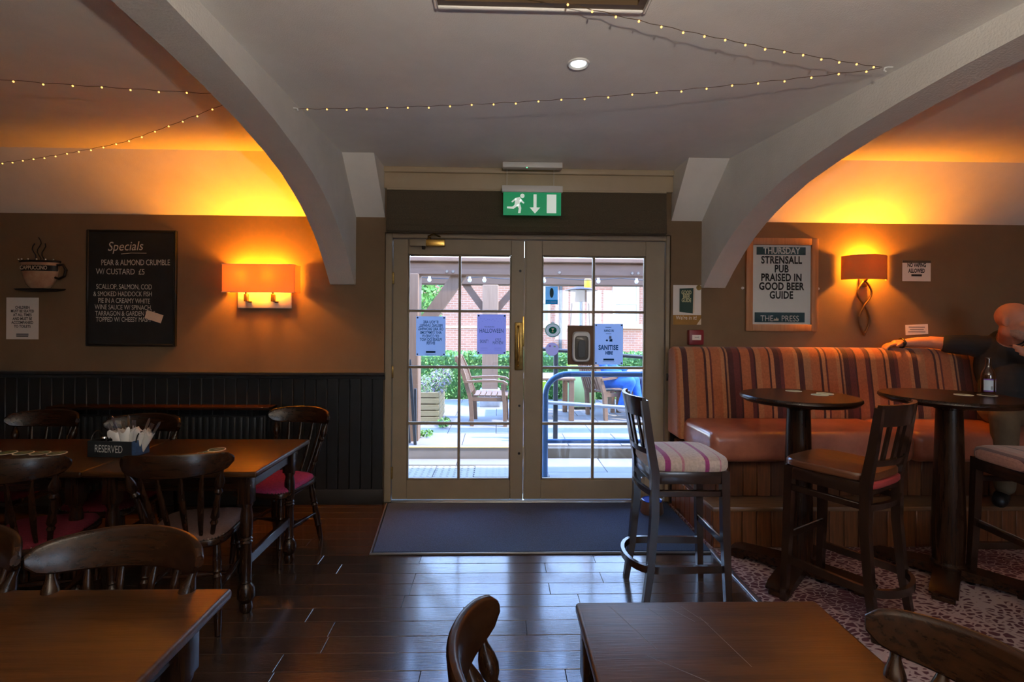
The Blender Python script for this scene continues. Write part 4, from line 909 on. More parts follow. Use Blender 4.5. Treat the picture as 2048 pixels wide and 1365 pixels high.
# reserved caddy with condiments and wrapped cutlery
ca = thing('cutlery_caddy', 'dark metal caddy chalked RESERVED on the long table', 'caddy', (-2.115, 2.905, .7455), math.radians(-5))
mb = MB(); w_, d_, h_, q = .128, .062, .088, .0025
for a in ((-w_,w_,-d_,-d_+q),(-w_,w_,d_-q,d_),(-w_,-w_+q,-d_,d_)): mb.box(*a, 0, h_)
mb.box(-w_,w_,-d_,d_,0,.003); mb.build('tub', M['slate'], ca, smooth=0)
B(w_-q,w_,-d_,d_,0,h_).build('end_panel', M['navy_ctrl'], ca, smooth=0)
for s_ in (-1,1): MB().tube([(s_*(w_+.002), .036*math.cos(PI*k/12), h_-.01+.052*math.sin(PI*k/12)) for k in range(13)], .0032, 8).build('handle', M['darkmetal'], ca)
text('RESERVED', .058, M['chalk'], ca, -.005, -d_-.0012, .044, 'chalk_writing', sx=.62, roll=-1)
for k, x in enumerate((-.085, -.035)):
    c_ = thing('condiment_pot', ('salt pot standing at the left end of the reserved caddy', 'pepper pot standing beside the napkins in the reserved caddy')[k], 'shaker', (-2.115+x*math.cos(math.radians(-5)), 2.905+x*math.sin(math.radians(-5)), .749))
    MB().lathe((0,0,0),(0,0,.075),[(0,.020),(.8,.020),(1,.016)],16).build('pot', M['white'] if k else M['glass'], c_); MB().lathe((0,0,.075),(0,0,.098),[(0,.018),(.5,.020),(.9,.017),(1,.008)],16).build('lid', M['chrome'], c_)
def cutlery(x, y, lean, dy, kind, lab):
    t = thing('wrapped_cutlery', lab, 'cutlery', (x, y, .7495), math.radians(-5), 'napkin-wrapped cutlery in the caddy')
    X = Matrix.Rotation(lean, 4, 'Y') @ Matrix.Rotation(dy, 4, 'X')
    fr_ = []
    for z, r in ((.0,.013),(.05,.019),(.10,.026),(.135,.030)):
        fr_.append([X @ Vector((r*math.cos(a)*(1.15), r*.55*math.sin(a), z + (.016*math.sin(3*a+x*90) if z > .1 else 0))) for a in [2*PI*k/18 for k in range(18)]])
    MB().sweep(fr_).build('napkin', M['napkin'], t)
    if kind != 'knife':
        mb = MB(); mb.prism([(-.004,.10),(.004,.10),(.010,.145),(.011,.158),(-.011,.158),(-.010,.145)], 'y', -.001, .001, M=X)
        for k in range(4): mb.box(-.011+.0062*k, -.0075+.0062*k, -.001, .001, .156, .188, M=X)
        mb.build('fork', M['steel'], t)
    if kind != 'fork':
        X2 = X @ Matrix.Translation((.010,.004,0)) @ Matrix.Rotation(.10,4,'Y')
        MB().prism([(-.006,.10),(.006,.10),(.009,.18),(.009,.205),(.003,.218),(-.004,.21),(-.006,.18)], 'y', -.0012, .0012, M=X2).build('knife', M['steel'], t)
for k, (x, y, l_, dy, kd) in enumerate(((-2.095,2.905,-.42,.05,'both'), (-2.065,2.895,-.16,-.04,'both'), (-2.045,2.92,.05,.05,'fork'), (-2.020,2.89,.22,-.03,'knife'), (-2.008,2.915,.44,.04,'both'))):
    cutlery(x, y, l_, dy, kd, ('napkin-wrapped cutlery leaning furthest left in the caddy', 'napkin-wrapped fork second from the left in the caddy', 'napkin-wrapped fork in the middle of the caddy', 'napkin-wrapped knife second from the right in the caddy', 'napkin-wrapped cutlery leaning furthest right in the caddy')[k])

# ------------------------------------------------------------------ fairy lights
bulb = MB().sphere((0,0,0), .0046, 8, 6).mesh('bulb', M['fairy'])
def fairy(label, pts, n, sag=.0):
    t = thing('string_lights', label, 'string lights', pts[0], 0, 'warm fairy light strings'); o0 = Vector(pts[0]); P = [Vector(p)-o0 for p in pts]
    seg = [(P[i+1]-P[i]).length for i in range(len(P)-1)]; tot = sum(seg)
    def at(u):
        d = u*tot
        for i, s_ in enumerate(seg):
            if d <= s_ or i == len(seg)-1: return P[i].lerp(P[i+1], min(1, d/s_))
            d -= s_
    ps = [at(k/(n*2)) + Vector((0,0,-sag*4*(k/(n*2))*(1-k/(n*2)) + .003*math.sin(k*2.3))) for k in range(n*2+1)]
    MB().tube(ps, .0014, 5).build('wire', M['wire'], t)
    for k in range(n):
        b = bpy.data.objects.new('bulb', bulb); COL.objects.link(b); b.parent = t; b.location = ps[2*k+1]+Vector((0,0,-.006))
fairy('fairy lights from the ceiling hatch to the hook on the right arch', [(.11,1.93,2.745),(1.80,2.36,2.715)], 17, .02)
fairy('fairy lights spanning from the left arch to the right arch below the ceiling', [(-1.16,2.955,2.715),(1.80,2.37,2.715)], 25, .045)
fairy('upper fairy light string in the orange-lit bay on the left', [(-1.42,2.70,2.68),(-2.62,2.58,2.69)], 9, .005)
fairy('lower fairy light string in the orange-lit bay on the left', [(-1.42,2.78,2.69),(-2.30,3.18,2.62),(-3.55,3.70,2.60)], 19, .035)
hk = thing('ceiling_hook', 'small white hook on the right arch holding the fairy lights', 'hook', (1.835, 2.365, 2.72))
MB().tube([(.02,0,0),(-.005,0,0),(-.018,0,-.004),(-.022,0,-.016),(-.012,0,-.022)], .004, 8).build('hook', M['white'], hk)
hk2 = thing('ceiling_hook', 'small white hook on the left arch holding the fairy lights', 'hook', (-1.178, 2.955, 2.72))
MB().tube([(-.01,0,0),(.008,0,0),(.018,0,-.004),(.020,0,-.016)], .004, 8).build('hook', M['white'], hk2)

# ================================================================== PEOPLE
def figure(name, label, parts, loc, mats, voxel=.009, offs=.009):
    # parts: (tag, p0, r0, p1, r1) tapered capsules or (tag, centre, (rx,ry,rz), matrix) ellipsoids; fused into one surface
    t = thing(name, label, 'person', loc); L = Vector(loc); mb = MB(); segs = []
    for p in parts:
        if len(p) == 5:
            tg, a, r0, b, r1 = p; a = Vector(a)-L; b = Vector(b)-L; d = b-a; n = max(3, int(d.length/.03)+1)
            pts = [a + d*(k/n) for k in range(n+1)]; rad = [r0+(r1-r0)*k/n for k in range(n+1)]
            mb.tube(pts, rad, 14); mb.sphere(a, r0, 14, 10); mb.sphere(b, r1, 14, 10); segs.append((tg, a, b, r0, r1))
        else:
            tg, c, r, m = p; c = Vector(c)-L; X = Matrix.Translation(c) @ (m.to_4x4() if m else Matrix.Identity(4)); mb.sphere((0,0,0), r, 20, 14, M=X); segs.append((tg, c, c, sum(r)/3, sum(r)/3))
    me = mb.mesh('tmp', M['skin']); o = bpy.data.objects.new('tmp', me); COL.objects.link(o)
    rm = o.modifiers.new('r', 'REMESH'); rm.mode = 'VOXEL'; rm.voxel_size = voxel; sm = o.modifiers.new('s', 'SMOOTH'); sm.factor = .5; sm.iterations = 3
    bpy.context.view_layer.update(); me2 = bpy.data.meshes.new_from_object(o.evaluated_get(bpy.context.evaluated_depsgraph_get())); bpy.data.objects.remove(o)
    def tagof(c):
        best = None
        for tg, a, b, r0, r1 in segs:
            d = b-a; u = 0 if d.length_squared == 0 else max(0, min(1, (c-a).dot(d)/d.length_squared)); q = (c-(a+d*u)).length - (r0+(r1-r0)*u)
            if best is None or q < best[0]: best = (q, tg)
        return best[1]
    me2.shade_smooth(); me2.materials.clear(); me2.materials.append(M['skin']); me2.name = 'body'
    body = bpy.data.objects.new('body', me2); COL.objects.link(body); body.parent = t
    tags = [tagof(p.center) for p in me2.polygons]
    for cl, m in mats.items():
        idx = {}; vs = []; fs = []
        for p, tg in zip(me2.polygons, tags):
            if tg != cl: continue
            f = []
            for v in p.vertices:
                if v not in idx: idx[v] = len(vs); vs.append(me2.vertices[v].co + me2.vertices[v].normal*(offs if cl != 'beard' else .0015))
                f.append(idx[v])
            fs.append(f)
        if not vs: continue
        if cl == 'shoes':     # one object per shoe
            par = list(range(len(vs)))
            def find(i):
                while par[i] != i: par[i] = par[par[i]]; i = par[i]
                return i
            for f in fs:
                for q in f[1:]: par[find(q)] = find(f[0])
            for root in {find(i) for i in range(len(vs))}:
                keep = [i for i in range(len(vs)) if find(i) == root]; mp_ = {i: k for k, i in enumerate(keep)}
                cm = bpy.data.meshes.new('shoe'); cm.from_pydata([vs[i] for i in keep], [], [[mp_[i] for i in f] for f in fs if find(f[0]) == root]); cm.materials.append(m); cm.shade_smooth(); cm.update()
                c = bpy.data.objects.new('shoe', cm); COL.objects.link(c); c.parent = t
            continue
        cm = bpy.data.meshes.new(cl); cm.from_pydata(vs, [], fs); cm.materials.append(m); cm.shade_smooth(); cm.update()
        c = bpy.data.objects.new(cl, cm); COL.objects.link(c); c.parent = t
    return t
def head_parts(c, f, up=(0,0,1), s=1.0, beard=True, neck=None):
    c = Vector(c); f = Vector(f).normalized(); r = f.cross(Vector(up)).normalized(); u = r.cross(f).normalized(); m = Matrix((r, f, u)).transposed()
    P = lambda x, y, z: c + (r*x + f*y + u*z)*s
    S = lambda *q: tuple(k*s for k in q); bd = 'beard' if beard else 'skin'
    return [('skin', P(0,-.008,.030), S(.078,.098,.092), m), ('skin', P(0,.028,-.025), S(.066,.066,.085), m), (bd, P(0,.045,-.085), S(.048,.046,.038), m), (bd, P(.030,.030,-.070), S(.030,.05,.035), m), (bd, P(-.030,.030,-.070), S(.030,.05,.035), m),
            ('skin', P(0,.086,.010), .010*s, P(0,.112,-.028), .0145*s), ('skin', P(.012,.096,-.030), .009*s, P(.0121,.092,-.030), .009*s), ('skin', P(-.012,.096,-.030), .009*s, P(-.0121,.092,-.030), .009*s),
            ('skin', P(-.045,.072,.030), .013*s, P(-.012,.086,.026), .012*s), ('skin', P(.045,.072,.030), .013*s, P(.012,.086,.026), .012*s), ('skin', P(-.042,.064,-.022), S(.024,.022,.020), m), ('skin', P(.042,.064,-.022), S(.024,.022,.020), m),
            (bd, P(-.022,.086,-.060), .009*s, P(.022,.086,-.060), .009*s), (bd, P(-.018,.084,-.074), .009*s, P(.018,.084,-.074), .009*s),
            ('skin', P(.079,-.020,-.006), S(.008,.017,.030), m), ('skin', P(-.079,-.020,-.006), S(.008,.017,.030), m), ('skin', P(.076,-.012,-.030), S(.010,.010,.012), m), ('skin', P(-.076,-.012,-.030), S(.010,.010,.012), m)] + ([('skin', P(0,-.02,-.07), .056*s, P(0,-.03,-.17), .060*s)] if neck is None else [('skin', P(0,-.015,-.06), .060*s, neck, .070*s)]), P
def hand_parts(w, d, side, up, curl=.5, s=1.0):
    # w wrist, d direction of the fingers, up back of the hand, side towards the thumb
    w = Vector(w); d = Vector(d).normalized(); up = Vector(up).normalized(); sd = Vector(side).normalized(); out = []
    out.append(('skin', w, .027*s, w+d*.04*s, .030*s))
    for k, (o, ln) in enumerate(((.030,.070),(.010,.078),(-.011,.072),(-.031,.056))):
        b = w+d*.075*s+sd*o*s; out.append(('skin', w+d*.02*s+sd*o*.6*s, .017*s, b, .0115*s)); p = b; a = curl*.35
        for j in range(3):
            q = (d*math.cos(a)-up*math.sin(a)); e_ = p+q*ln*s*(.45,.32,.25)[j]; out.append(('skin', p, (.0105,.0095,.0085)[j]*s, e_, (.0095,.0085,.0075)[j]*s)); p = e_; a += curl
    t0 = w+d*.02*s+sd*.026*s; t1 = t0+(d*.6+sd*.75).normalized()*.038*s; t2 = t1+(d*.95+sd*.25-up*.3).normalized()*.032*s
    out += [('skin', t0, .014*s, t1, .012*s), ('skin', t1, .0115*s, t2, .0085*s)]
    return out
hp, HP = head_parts((3.735,3.60,1.535), (.42,-.90,-.08), s=1.08, neck=(3.87,3.76,1.37))
sh0, el0, wr0 = (3.70,3.87,1.345), (3.485,4.02,1.362), (3.275,4.075,1.352)
parts = hp + [('tshirt', (3.88,3.80,1.19), (.205,.15,.27), None), ('tshirt', (3.84,3.72,1.03), (.19,.17,.20), None), ('tshirt', (3.90,3.80,1.28), .135, (3.86,3.78,1.36), .11), ('tshirt', (3.72,3.85,1.335), .082, (4.08,3.72,1.335), .082),
    ('tshirt', sh0, .078, (3.575,3.955,1.352), .066), ('skin', (3.57,3.96,1.353), .054, el0, .049), ('skin', el0, .047, (3.40,4.045,1.360), .044), ('skin', (3.40,4.045,1.360), .044, wr0, .029),
    ('tshirt', (4.08,3.70,1.34), .078, (4.06,3.54,1.17), .066), ('skin', (4.055,3.53,1.16), .050, (4.02,3.44,1.10), .045), ('skin', (4.02,3.44,1.10), .044, (3.725,3.43,1.275), .029),
    ('trousers', (3.98,3.72,.875), .125, (3.78,3.75,.875), .125), ('trousers', (3.80,3.68,.865), .105, (3.44,3.38,.865), .075), ('trousers', (3.44,3.375,.855), .072, (3.47,3.40,.40), .05),
    ('trousers', (3.98,3.66,.865), .105, (4.02,3.30,.86), .075), ('trousers', (4.02,3.30,.85), .072, (4.02,3.40,.40), .05),
    ('shoes', (3.47,3.42,.325), .038, (3.38,3.345,.318), .036), ('shoes', (4.02,3.42,.325), .038, (3.98,3.345,.318), .036)]
parts += hand_parts(wr0, (-1,.03,-.14), (0,-1,0), (0,0,1), .55, 1.05)
parts += hand_parts((3.725,3.43,1.275), (-.85,.02,.42), (-.4,.1,.9), (0,-1,.1), .30, 1.02)
man = figure('person', 'bald man in a black t-shirt seated on the bench, arm along its back', parts, (3.9,3.75,.765), {'tshirt': M['black_shirt'], 'trousers': M['khaki'], 'shoes': M['black'], 'beard': M['beard']}, .0058, .007)
L = Vector((3.9,3.75,.765))
for sx in (-1,1): MB().sphere(HP(sx*.030,.082,.010)-L, .0115, 12, 8).build('eye', mat('eye', (.10,.07,.06), .3), man)
MB().tube([Vector(wr0)+Vector((.012, .036*math.cos(2*PI*k/20), .036*math.sin(2*PI*k/20)))-L for k in range(20)], .008, 8, closed=True).build('wristwatch_strap', M['black'], man)
for p_, d_, r_ in (((3.573,3.957,1.352), (-.205,.142,.015), .0665), ((4.057,3.535,1.165), (-.02,-.16,-.17), .0665), ((3.825,3.705,1.415), (.135,.16,-.165), .0755)):
    d_ = Vector(d_).normalized(); a_ = d_.orthogonal().normalized(); b_ = d_.cross(a_)
    MB().tube([Vector(p_)-L+(a_*math.cos(2*PI*k/28)+b_*math.sin(2*PI*k/28))*r_ for k in range(28)], .0055, 8, closed=True).build('sleeve_hem', M['black_shirt'], man)
RB(3.275,3.302,4.036,4.050,1.34,1.366,r=.004,seg=1).build('watch_face', M['darkmetal'], man).location = -L

# ================================================================== OUTDOORS
gd = struct(B(-40, 40, -40, 60, -.3, -.125).build('ground', M['gravel'], smooth=0))
pv = bpy.data.objects.new('floor_terrace', None); COL.objects.link(pv); struct(pv)
B(-4, 5, 4.52, 5.62, -.03, -.012).build('bedding', M['joint'], pv, smooth=0); B(-4, 5, 5.62, 9.6, -.03, .108).build('bedding', M['joint'], pv, smooth=0)
def slabs(x0, x1, y0, y1, w, d, z0, z1, m, nm, off=0):
    me = RB(0, w-.006, 0, d-.006, z0, z1, r=.004, seg=1).mesh(nm, m); y = y0; r = 0
    while y+d <= y1+.01:
        x = x0 - (off if r % 2 else 0)
        while x < x1:
            o = bpy.data.objects.new(nm, me); COL.objects.link(o); o.parent = pv; o.location = (x, y, random.uniform(-.002,.002)); x += w
        y += d; r += 1
slabs(-1.43, .45, 4.54, 5.36, .40, .40, -.012, .0, M['tactile'], 'tactile_slab')
slabs(.50, 3.2, 4.54, 5.6, .90, .52, -.012, .012, M['paving'], 'ramp_slab', .3)
slabs(-1.63, .3, 5.36, 5.6, .60, .23, -.012, .004, M['paving'], 'edge_slab')
slabs(-2.2, 3.0, 5.72, 9.5, .60, .60, .108, .122, M['paving'], 'paving_slab', .22)
RB(-2.5, .46, 5.60, 5.70, -.012, .124, r=.006, seg=1).build('step_kerb', M['paving'], pv); RB(-2.5, .46, 5.592, 5.64, .118, .128, r=.002, seg=1).build('step_nosing', M['yellow_edge'], pv)
mb = MB()
for i in range(4):
    for j in range(12):
        for k in range(2):
            pass
for i in range(30):
    for j in range(12): mb.rbox(-1.38+i*.0635-.012, -1.38+i*.0635+.012, 4.58+j*.066-.010, 4.58+j*.066+.010, -.002, .004, r=.003, seg=1)
o = mb.build('tactile_studs', M['tactile'], pv); o['kind'] = 'stuff'

def leaves(mb, c, s, n, sz, box=True):
    for _ in range(n):
        p = Vector((random.uniform(-1,1), random.uniform(-1,1), random.uniform(-1,1)))
        if box:
            a = random.choice((0,1,1,1,2,2)); sgn = -1 if a == 1 and random.random() < .8 else 1; p[a] = sgn*random.uniform(.9,1.06)
        else: p = p.normalized()*random.uniform(.55,1.05)
        p = Vector((c[0]+p.x*s[0], c[1]+p.y*s[1], c[2]+p.z*s[2])); d = Vector((random.uniform(-1,1), random.uniform(-1.3,.3), random.uniform(-.5,1))).normalized()
        a = d.orthogonal().normalized(); a.rotate(Matrix.Rotation(random.random()*6.28, 3, d)); b = d.cross(a); q = sz*random.uniform(.7,1.3)
        mb.mi = random.choice((0,1,1,2)); mb.add([p-a*q, p+b*q*.55+d*q*.15, p+a*q, p-b*q*.55+d*q*.15], [(0,1,2,3)])
hd = thing('hedge', 'clipped green hedge across the back of the terrace', 'hedge', (.6, 9.42, .10))
RB(-5.4, 5.2, -.28, .32, 0, .80, r=.08, seg=2).build('hedge_core', M['leaf'][0], hd)
mb = MB(); 
for k in range(10): leaves(mb, (-4.86+k*1.06, .02, .41), (.56,.33,.42), 1900 if 3 <= k <= 7 else 400, .030)
o = mb.build('hedge_leaves', M['leaf'], hd, smooth=0); o['kind'] = 'stuff'
tr = thing('tree', 'leafy green tree behind the pergola brace seen through the left door', 'tree', (-2.1, 12.5, -.03))
MB().tube([(0,0,0),(.05,0,1.2),(0,.1,2.0)], [.10,.08,.05], 8).build('trunk', M['ext_dark'], tr)
mb = MB(); leaves(mb, (.1,0,2.1), (.62,.6,.95), 1500, .075, False); o = mb.build('foliage', M['leaf'], tr, smooth=0); o['kind'] = 'stuff'

# brick house far behind
hs = thing('brick_house', 'pale brick house with white windows beyond the hedge', 'house', (1.2, 17.0, -.03))
MB().box(-4.2, 11, 0, 6, 0, 3.2).build('wall', M['brick'], hs, smooth=0)
MB().prism([(-.35,3.15),(2.2,3.85),(6.35,3.15)], 'x', -4.6, 11.4).build('roof', M['rooftile'], hs, smooth=0)
B(-4.2, 11, -.02, .0, 1.32, 1.40).build('brick_band', M['stone_sill'], hs, smooth=0)
for x0, x1, z0, z1 in ((2.60,3.50,1.50,2.92),(-.35,.52,1.50,2.92),(5.6,6.5,1.5,2.92)):
    wn = MB()
    for a in ((x0,x0+.09,z0,z1),(x1-.09,x1,z0,z1),(x0+.09,x1-.09,z0,z0+.09),(x0+.09,x1-.09,z1-.09,z1),(x0+.09,x1-.09,(z0+z1)/2-.06,(z0+z1)/2+.06)): wn.rbox(a[0],a[1],-.06,0,a[2],a[3],r=.01,seg=1)
    wn = wn.build('window', M['upvc'], hs)
    for a, b in ((z0+.09,(z0+z1)/2-.06),((z0+z1)/2+.06,z1-.09)): B(x0+.09,x1-.09,-.025,-.015,a,b).build('pane', M['curtain_glass'], wn, smooth=0)
    RB(x0-.1,x1+.1,-.12,0,z0-.16,z0,r=.01,seg=1).build('sill', M['stone_sill'], wn)
MB().tube([(.86,-.07,0),(.86,-.07,3.4)], .055, 10).build('drainpipe', M['ext_black'], hs)

# pergola
pg = thing('pergola', 'oak pergola with curved braces and thick beams outside the doors', 'pergola', (0,0,.11))
def post(x, y, w, h): RB(x-w/2, x+w/2, y-w/2, y+w/2, 0, h, r=.012, seg=1).build('post', M['ext_wood'], pg)
post(-1.03, 6.0, .22, 1.95); post(-.135, 8.42, .26, 2.0); post(2.9, 6.0, .22, 1.95)
RB(-3, 4.4, 5.90, 6.10, 1.93, 2.08, r=.012, seg=1).build('front_beam', M['ext_beam'], pg); RB(-3, 4.4, 5.86, 6.14, 2.083, 2.135, r=.008, seg=1).build('wall_plate', M['ext_beam'], pg)
RB(-3, 4.4, 8.30, 8.54, 2.00, 2.14, r=.012, seg=1).build('back_beam', M['ext_dark'], pg)
def brace(p0, p1, ctrl, w, th, m=None):
    fr_ = []
    for k in range(11):
        u = k/10; p = Vector(p0)*(1-u)**2+Vector(ctrl)*2*u*(1-u)+Vector(p1)*u*u; T = ((Vector(ctrl)-Vector(p0))*(1-u)+(Vector(p1)-Vector(ctrl))*u).normalized(); N = Vector((T.z,0,-T.x))
        fr_.append([p+N*w+Vector((0,-th,0)), p+N*w+Vector((0,th,0)), p-N*w+Vector((0,th,0)), p-N*w+Vector((0,-th,0))])
    MB().sweep(fr_).build('brace', m or M['ext_wood'], pg, smooth=30)
brace((-1.0,6.0,1.20), (-.42,6.0,2.0), (-.72,6.0,1.55), .075, .06); brace((-1.05,6.0,1.55), (-1.35,6.0,2.0), (-1.15,6.0,1.85), .07, .06); brace((2.9,6.0,1.3),(2.2,6,2.0),(2.6,6,1.75),.075,.06)
brace((-.2,8.42,1.55), (-.56,8.42,2.03), (-.36,8.42,1.75), .055, .06, M['ext_dark']); brace((-.06,8.42,1.55), (.36,8.42,2.03), (.10,8.42,1.78), .055, .06, M['ext_dark'])
RB(-.31,.04,8.24,8.60,0,.30,r=.05,seg=2).build('post_base', mat('grey_stone', (.35,.36,.36), .9, vary=.2, vscale=8), pg)
for x in (-.60,-.53,.70,1.55,1.62): MB().lathe((x,5.888,1.97),(x,5.902,1.97),[(0,.014),(1,.02)],10).build('bolt', M['alu'], pg)
fs_ = thing('festoon_lights', 'string of round festoon bulbs hanging under the pergola beam', 'string lights', (0,7.0,2.12))
MB().tube([(-1.2+.24*k, 0, .0-.03*abs(math.sin(k*PI/4))) for k in range(15)], .006, 6).build('cable', M['ext_black'], fs_)
for x in (-.95,-.40,-.20,.62,1.37,1.9): MB().lathe((x,0,-.075),(x,0,0.0),[(0,.012),(.2,.026),(.5,.028),(.7,.016),(.75,.018),(1,.016)],12).build('bulb', M['bulbglass'], fs_)
la = thing('lantern', 'small amber lantern hanging from the pergola over the right door', 'lantern', (1.33,7.6,2.16)); MB().lathe((0,0,-.13),(0,0,0),[(0,.05),(.1,.055),(.9,.055),(1,.04)],14).build('shade', M['amber'], la); MB().tube([(0,0,0),(0,0,.06)],.004,6).build('hook', M['ext_black'], la)

# handrails on the ramp
hr = thing('handrail', 'blue tubular steel handrail with a curved end just outside the right door', 'handrail', (.46, 4.95, 0)); r_ = .028
mb = MB(); mb.tube([(0,0,-.012),(0,0,.80)]+[(.22-.22*math.cos(PI/2*k/8),0,.80+.20*math.sin(PI/2*k/8)) for k in range(1,9)]+[(2.4,0,1.0)], r_, 14); mb.build('end_hoop', M['rail_blue'], hr)
MB().tube([(0,0,.345),(2.4,0,.345)], .022, 12).build('lower_rail', M['rail_blue'], hr)
MB().tube([(1.6,0,0),(1.6,0,1.0)], .022, 12).build('post', M['rail_blue'], hr)
h2 = thing('handrail', 'grey double handrail along the far side of the ramp', 'handrail', (.66, 5.85, 0))
RB(-.025,.025,-.025,.025,-.03,1.20,r=.004,seg=1).build('post', M['ext_black'], h2); RB(1.20,1.25,-.025,.025,-.03,1.10,r=.004,seg=1).build('post', M['ext_black'], h2)
MB().tube([(-.32,0,1.205),(2.2,0,1.02)], .022, 12).build('top_rail', M['ext_black'], h2); MB().tube([(-.32,-.03,.60),(2.2,-.03,.44)], .022, 12).build('lower_rail', M['rail_grey'], h2)
MB().prism([(-.03,-.03),(2.2,-.03),(2.2,.05),(-.03,.12)], 'y', -.03, .03).build('kerb_plate', M['ext_black'], h2)

# garden furniture
def garden_chair(label, loc, rz, group=None):
    t = thing('garden_chair', label, 'chair', loc, rz, group); W = M['teak']
    for sx in (-1,1):
        MB().tube([(sx*.26,.24,0),(sx*.26,.23,.30),(sx*.265,.20,.56)], [.034,.036,.030], 4).build('leg', W, t); MB().tube([(sx*.25,-.20,0),(sx*.25,-.22,.36),(sx*.25,-.33,.72),(sx*.25,-.42,.92)], [.034,.038,.034,.028], 4).build('back_leg', W, t)
        fr_ = [[Vector((sx*.27+dx, y, z+dz)) for dx, dz in ((-.035,-.014),(.035,-.014),(.035,.014),(-.035,.014))] for y, z in ((-.29,.585),(-.1,.60),(.1,.605),(.22,.59),(.27,.56))]; MB().sweep(fr_).build('arm', W, t)
        RB(sx*.25-.015, sx*.25+.015, -.2, .22, .33, .385, r=.006, seg=1).build('side_rail', W, t)
    for k in range(6):
        y = -.19+.078*k; fr_ = [[Vector((-.25+.5*j/6, yy, .40-.02*math.sin(PI*j/6)+zz)) for yy, zz in ((y,-.01),(y+.066,-.01),(y+.066,.01),(y,.01))] for j in range(7)]; MB().sweep(fr_).build('seat_slat', W, t)
    for k in range(7): x = -.2+.4*k/6; MB().tube([(x,-.235,.42),(x,-.33,.68),(x,-.40,.86)], [.02,.02,.02], 4).build('back_slat', W, t)
    RB(-.25,.25,-.435,-.395,.84,.92,r=.01,seg=1).build('top_rail', W, t)
    return t
gc = garden_chair('teak garden armchair seen side-on through the left door', (-.13, 7.0, .122), math.radians(-93), 'teak garden chairs')
dup(gc, 'teak garden chair under the person in blue jeans', (1.62, 7.45, .122), math.radians(-70), 'teak garden chairs')
dup(gc, 'teak garden chair under the person in dark trousers', (2.55, 7.55, .122), math.radians(95), 'teak garden chairs')
def garden_table(label, x, y, w, d, h):
    t = thing('garden_table', label, 'table', (x,y,.122), 0, 'teak garden tables')
    for k in range(6): RB(-w/2, w/2, -d/2+d/6*k+.004, -d/2+d/6*(k+1)-.004, h-.03, h, r=.004, seg=1).build('top_slat', M['teak'], t)
    for sx in (-1,1):
        RB(sx*(w/2-.05)-.012, sx*(w/2-.05)+.012, -d/2+.05, d/2-.05, h-.10, h-.03, r=.003, seg=1).build('apron', M['teak'], t)
        for sy in (-1,1): RB(sx*(w/2-.05)-.035, sx*(w/2-.05)+.035, sy*(d/2-.05)-.035, sy*(d/2-.05)+.035, 0, h-.03, r=.005, seg=1).build('leg', M['teak'], t)
garden_table('teak garden table between the two doors outside', .62, 7.5, .92, .8, .60)
garden_table('teak garden table between the two seated people outside', 2.08, 8.1, .55, .7, .62)
pb = thing('planter_box', 'pale slatted pallet planter full of herbs through the left door', 'planter', (-.93, 7.05, .122))
for k in range(5): RB(-.14,.14,-.20,-.18,.03+.083*k,.10+.083*k,r=.004,seg=1).build('slat', M['pallet'], pb)
for k in range(5): RB(.12,.14,-.18,.55,.03+.083*k,.10+.083*k,r=.004,seg=1).build('slat', M['pallet'], pb)
for x, y in ((-.13,-.17),(.11,-.17),(.11,.53),(-.13,.53)): RB(x-.015,x+.015,y-.01,y+.01,0,.44,r=.003,seg=1).build('post', M['pallet'], pb)
B(-.12,.12,-.17,.53,.06,.36).build('soil', mat('soil', (.09,.06,.04), .95), pb, smooth=0)
mb = MB(); leaves(mb, (.02,.1,.50), (.20,.30,.16), 700, .022, False); leaves(mb, (.12,.35,.58), (.16,.2,.16), 350, .025, False); o = mb.build('herbs', M['herb'], pb, smooth=0); o['kind'] = 'stuff'
wd = thing('weeds', 'green weeds growing on the paving beside the planter', 'plants', (-.82, 6.45, .12)); mb = MB(); leaves(mb, (.1,.3,.05), (.09,.22,.05), 160, .022, False); leaves(mb, (-.05,-.25,.03), (.10,.15,.03), 120, .02, False); o = mb.build('leaves', M['leaf'], wd, smooth=0); o['kind'] = 'stuff'
ab = thing('a_board', 'dark folding pavement sign leaning by the pergola post', 'sign', (-.985, 5.72, .128))
for s_, y in ((.10,-.02),(.02,.06)): MB().prism([(-.05+s_,0),(-.02+s_,0),(-.09+s_,.95),(-.12+s_,.95)], 'y', y, y+.03).build('frame', M['ext_black'], ab)
RB(.04,.07,.02,.05,0,.62,r=.004,seg=1).build('strut', M['ext_black'], ab)
gx = thing('green_box', 'pale green storage box behind the blue handrail', 'box', (1.32, 8.22, .122)); RB(-.17,.22,-.2,.2,.04,.66,r=.02).build('body', M['palegreen'], gx); RB(-.19,.24,-.22,.22,.66,.71,r=.012).build('lid', M['lime'], gx)
for x in (-.1,.15): MB().lathe((x,-.16,.03),(x,-.12,.03),[(0,.03),(1,.03)],12).build('wheel', M['ext_black'], gx)
lm = thing('lime_post', 'lime green upright board at the edge of the right door glazing', 'post', (.55, 6.2, .122)); RB(-.035,.035,-.02,.02,0,.66,r=.004,seg=1).build('board', M['lime'], lm); RB(-.05,.05,-.05,.05,0,.03,r=.004,seg=1).build('base', M['lime'], lm)
ht = thing('patio_heater', 'tall steel patio heater with a wide round hood on the terrace', 'heater', (1.42, 8.78, .122))
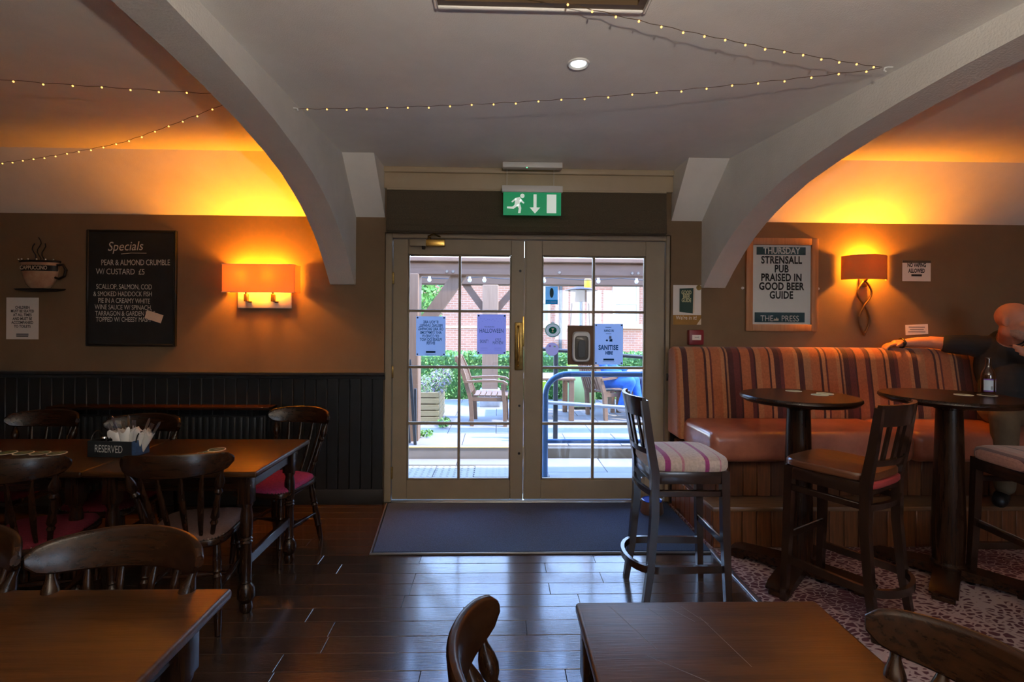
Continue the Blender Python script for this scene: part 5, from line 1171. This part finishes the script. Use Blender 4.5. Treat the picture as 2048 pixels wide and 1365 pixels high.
MB().lathe((0,0,0),(0,0,.75),[(0,.22),(.05,.23),(.95,.2),(1,.18)],20).build('base', M['ext_black'], ht); MB().tube([(0,0,.7),(0,0,1.80)], .035, 12).build('pole', M['rail_blue'], ht)
for k in range(3): a = 2*PI*k/3+.5; MB().tube([(.24*math.cos(a),.24*math.sin(a),.6),(.17*math.cos(a),.17*math.sin(a),1.72)], .013, 8).build('strut', M['ext_dark'], ht)
MB().lathe((0,0,1.74),(0,0,1.95),[(0,.11),(.5,.10),(1,.10)],16).build('burner', M['ext_dark'], ht); MB().lathe((0,0,1.93),(0,0,2.02),[(0,.28),(.1,.285),(.6,.14),(1,.03)],24).build('hood', M['ext_dark'], ht)

def sitter(label, o, f, jacket, legs):
    o = Vector(o); f = Vector(f).normalized(); r = Vector((f.y,-f.x,0)); P = lambda x, y, z: o+r*x+f*y+Vector((0,0,z))
    hp, H_ = head_parts(P(0,.05,.66), f, beard=False); ps = hp+[('jacket', P(0,-.02,.14), .15, P(0,0,.42), .15), ('jacket', P(-.15,0,.45), .07, P(.15,0,.45), .07)]
    for s_ in (-1,1):
        ps += [('jacket', P(s_*.20,0,.43), .062, P(s_*.23,.06,.18), .052), ('jacket', P(s_*.23,.06,.18), .05, P(s_*.13,.27,.15), .038)] + hand_parts(P(s_*.13,.27,.15), f, r*-s_, (0,0,1), .4)
        ps += [('trousers', P(s_*.09,0,.02), .095, P(s_*.11,.40,.03), .072), ('trousers', P(s_*.11,.40,.02), .068, P(s_*.10,.38-.10*s_,-.30), .045), ('shoes', P(s_*.10,.36-.10*s_,-.355), .04, P(s_*.11,.52-.10*s_,-.365), .036)]
    return figure('person', label, ps, tuple(o), {'jacket': jacket, 'trousers': legs, 'shoes': M['shoe']}, .017, .012)
sitter('person in blue jeans and blue top seated outside behind the handrail', (1.56, 7.42, .64), (.86,-.5,0), M['jeans'], M['jeans'])
sitter('person in charcoal trousers seated outside at the right edge of the door', (2.50, 7.55, .64), (-.95,-.3,0), M['darktrouser'], M['darktrouser'])
finish_text()
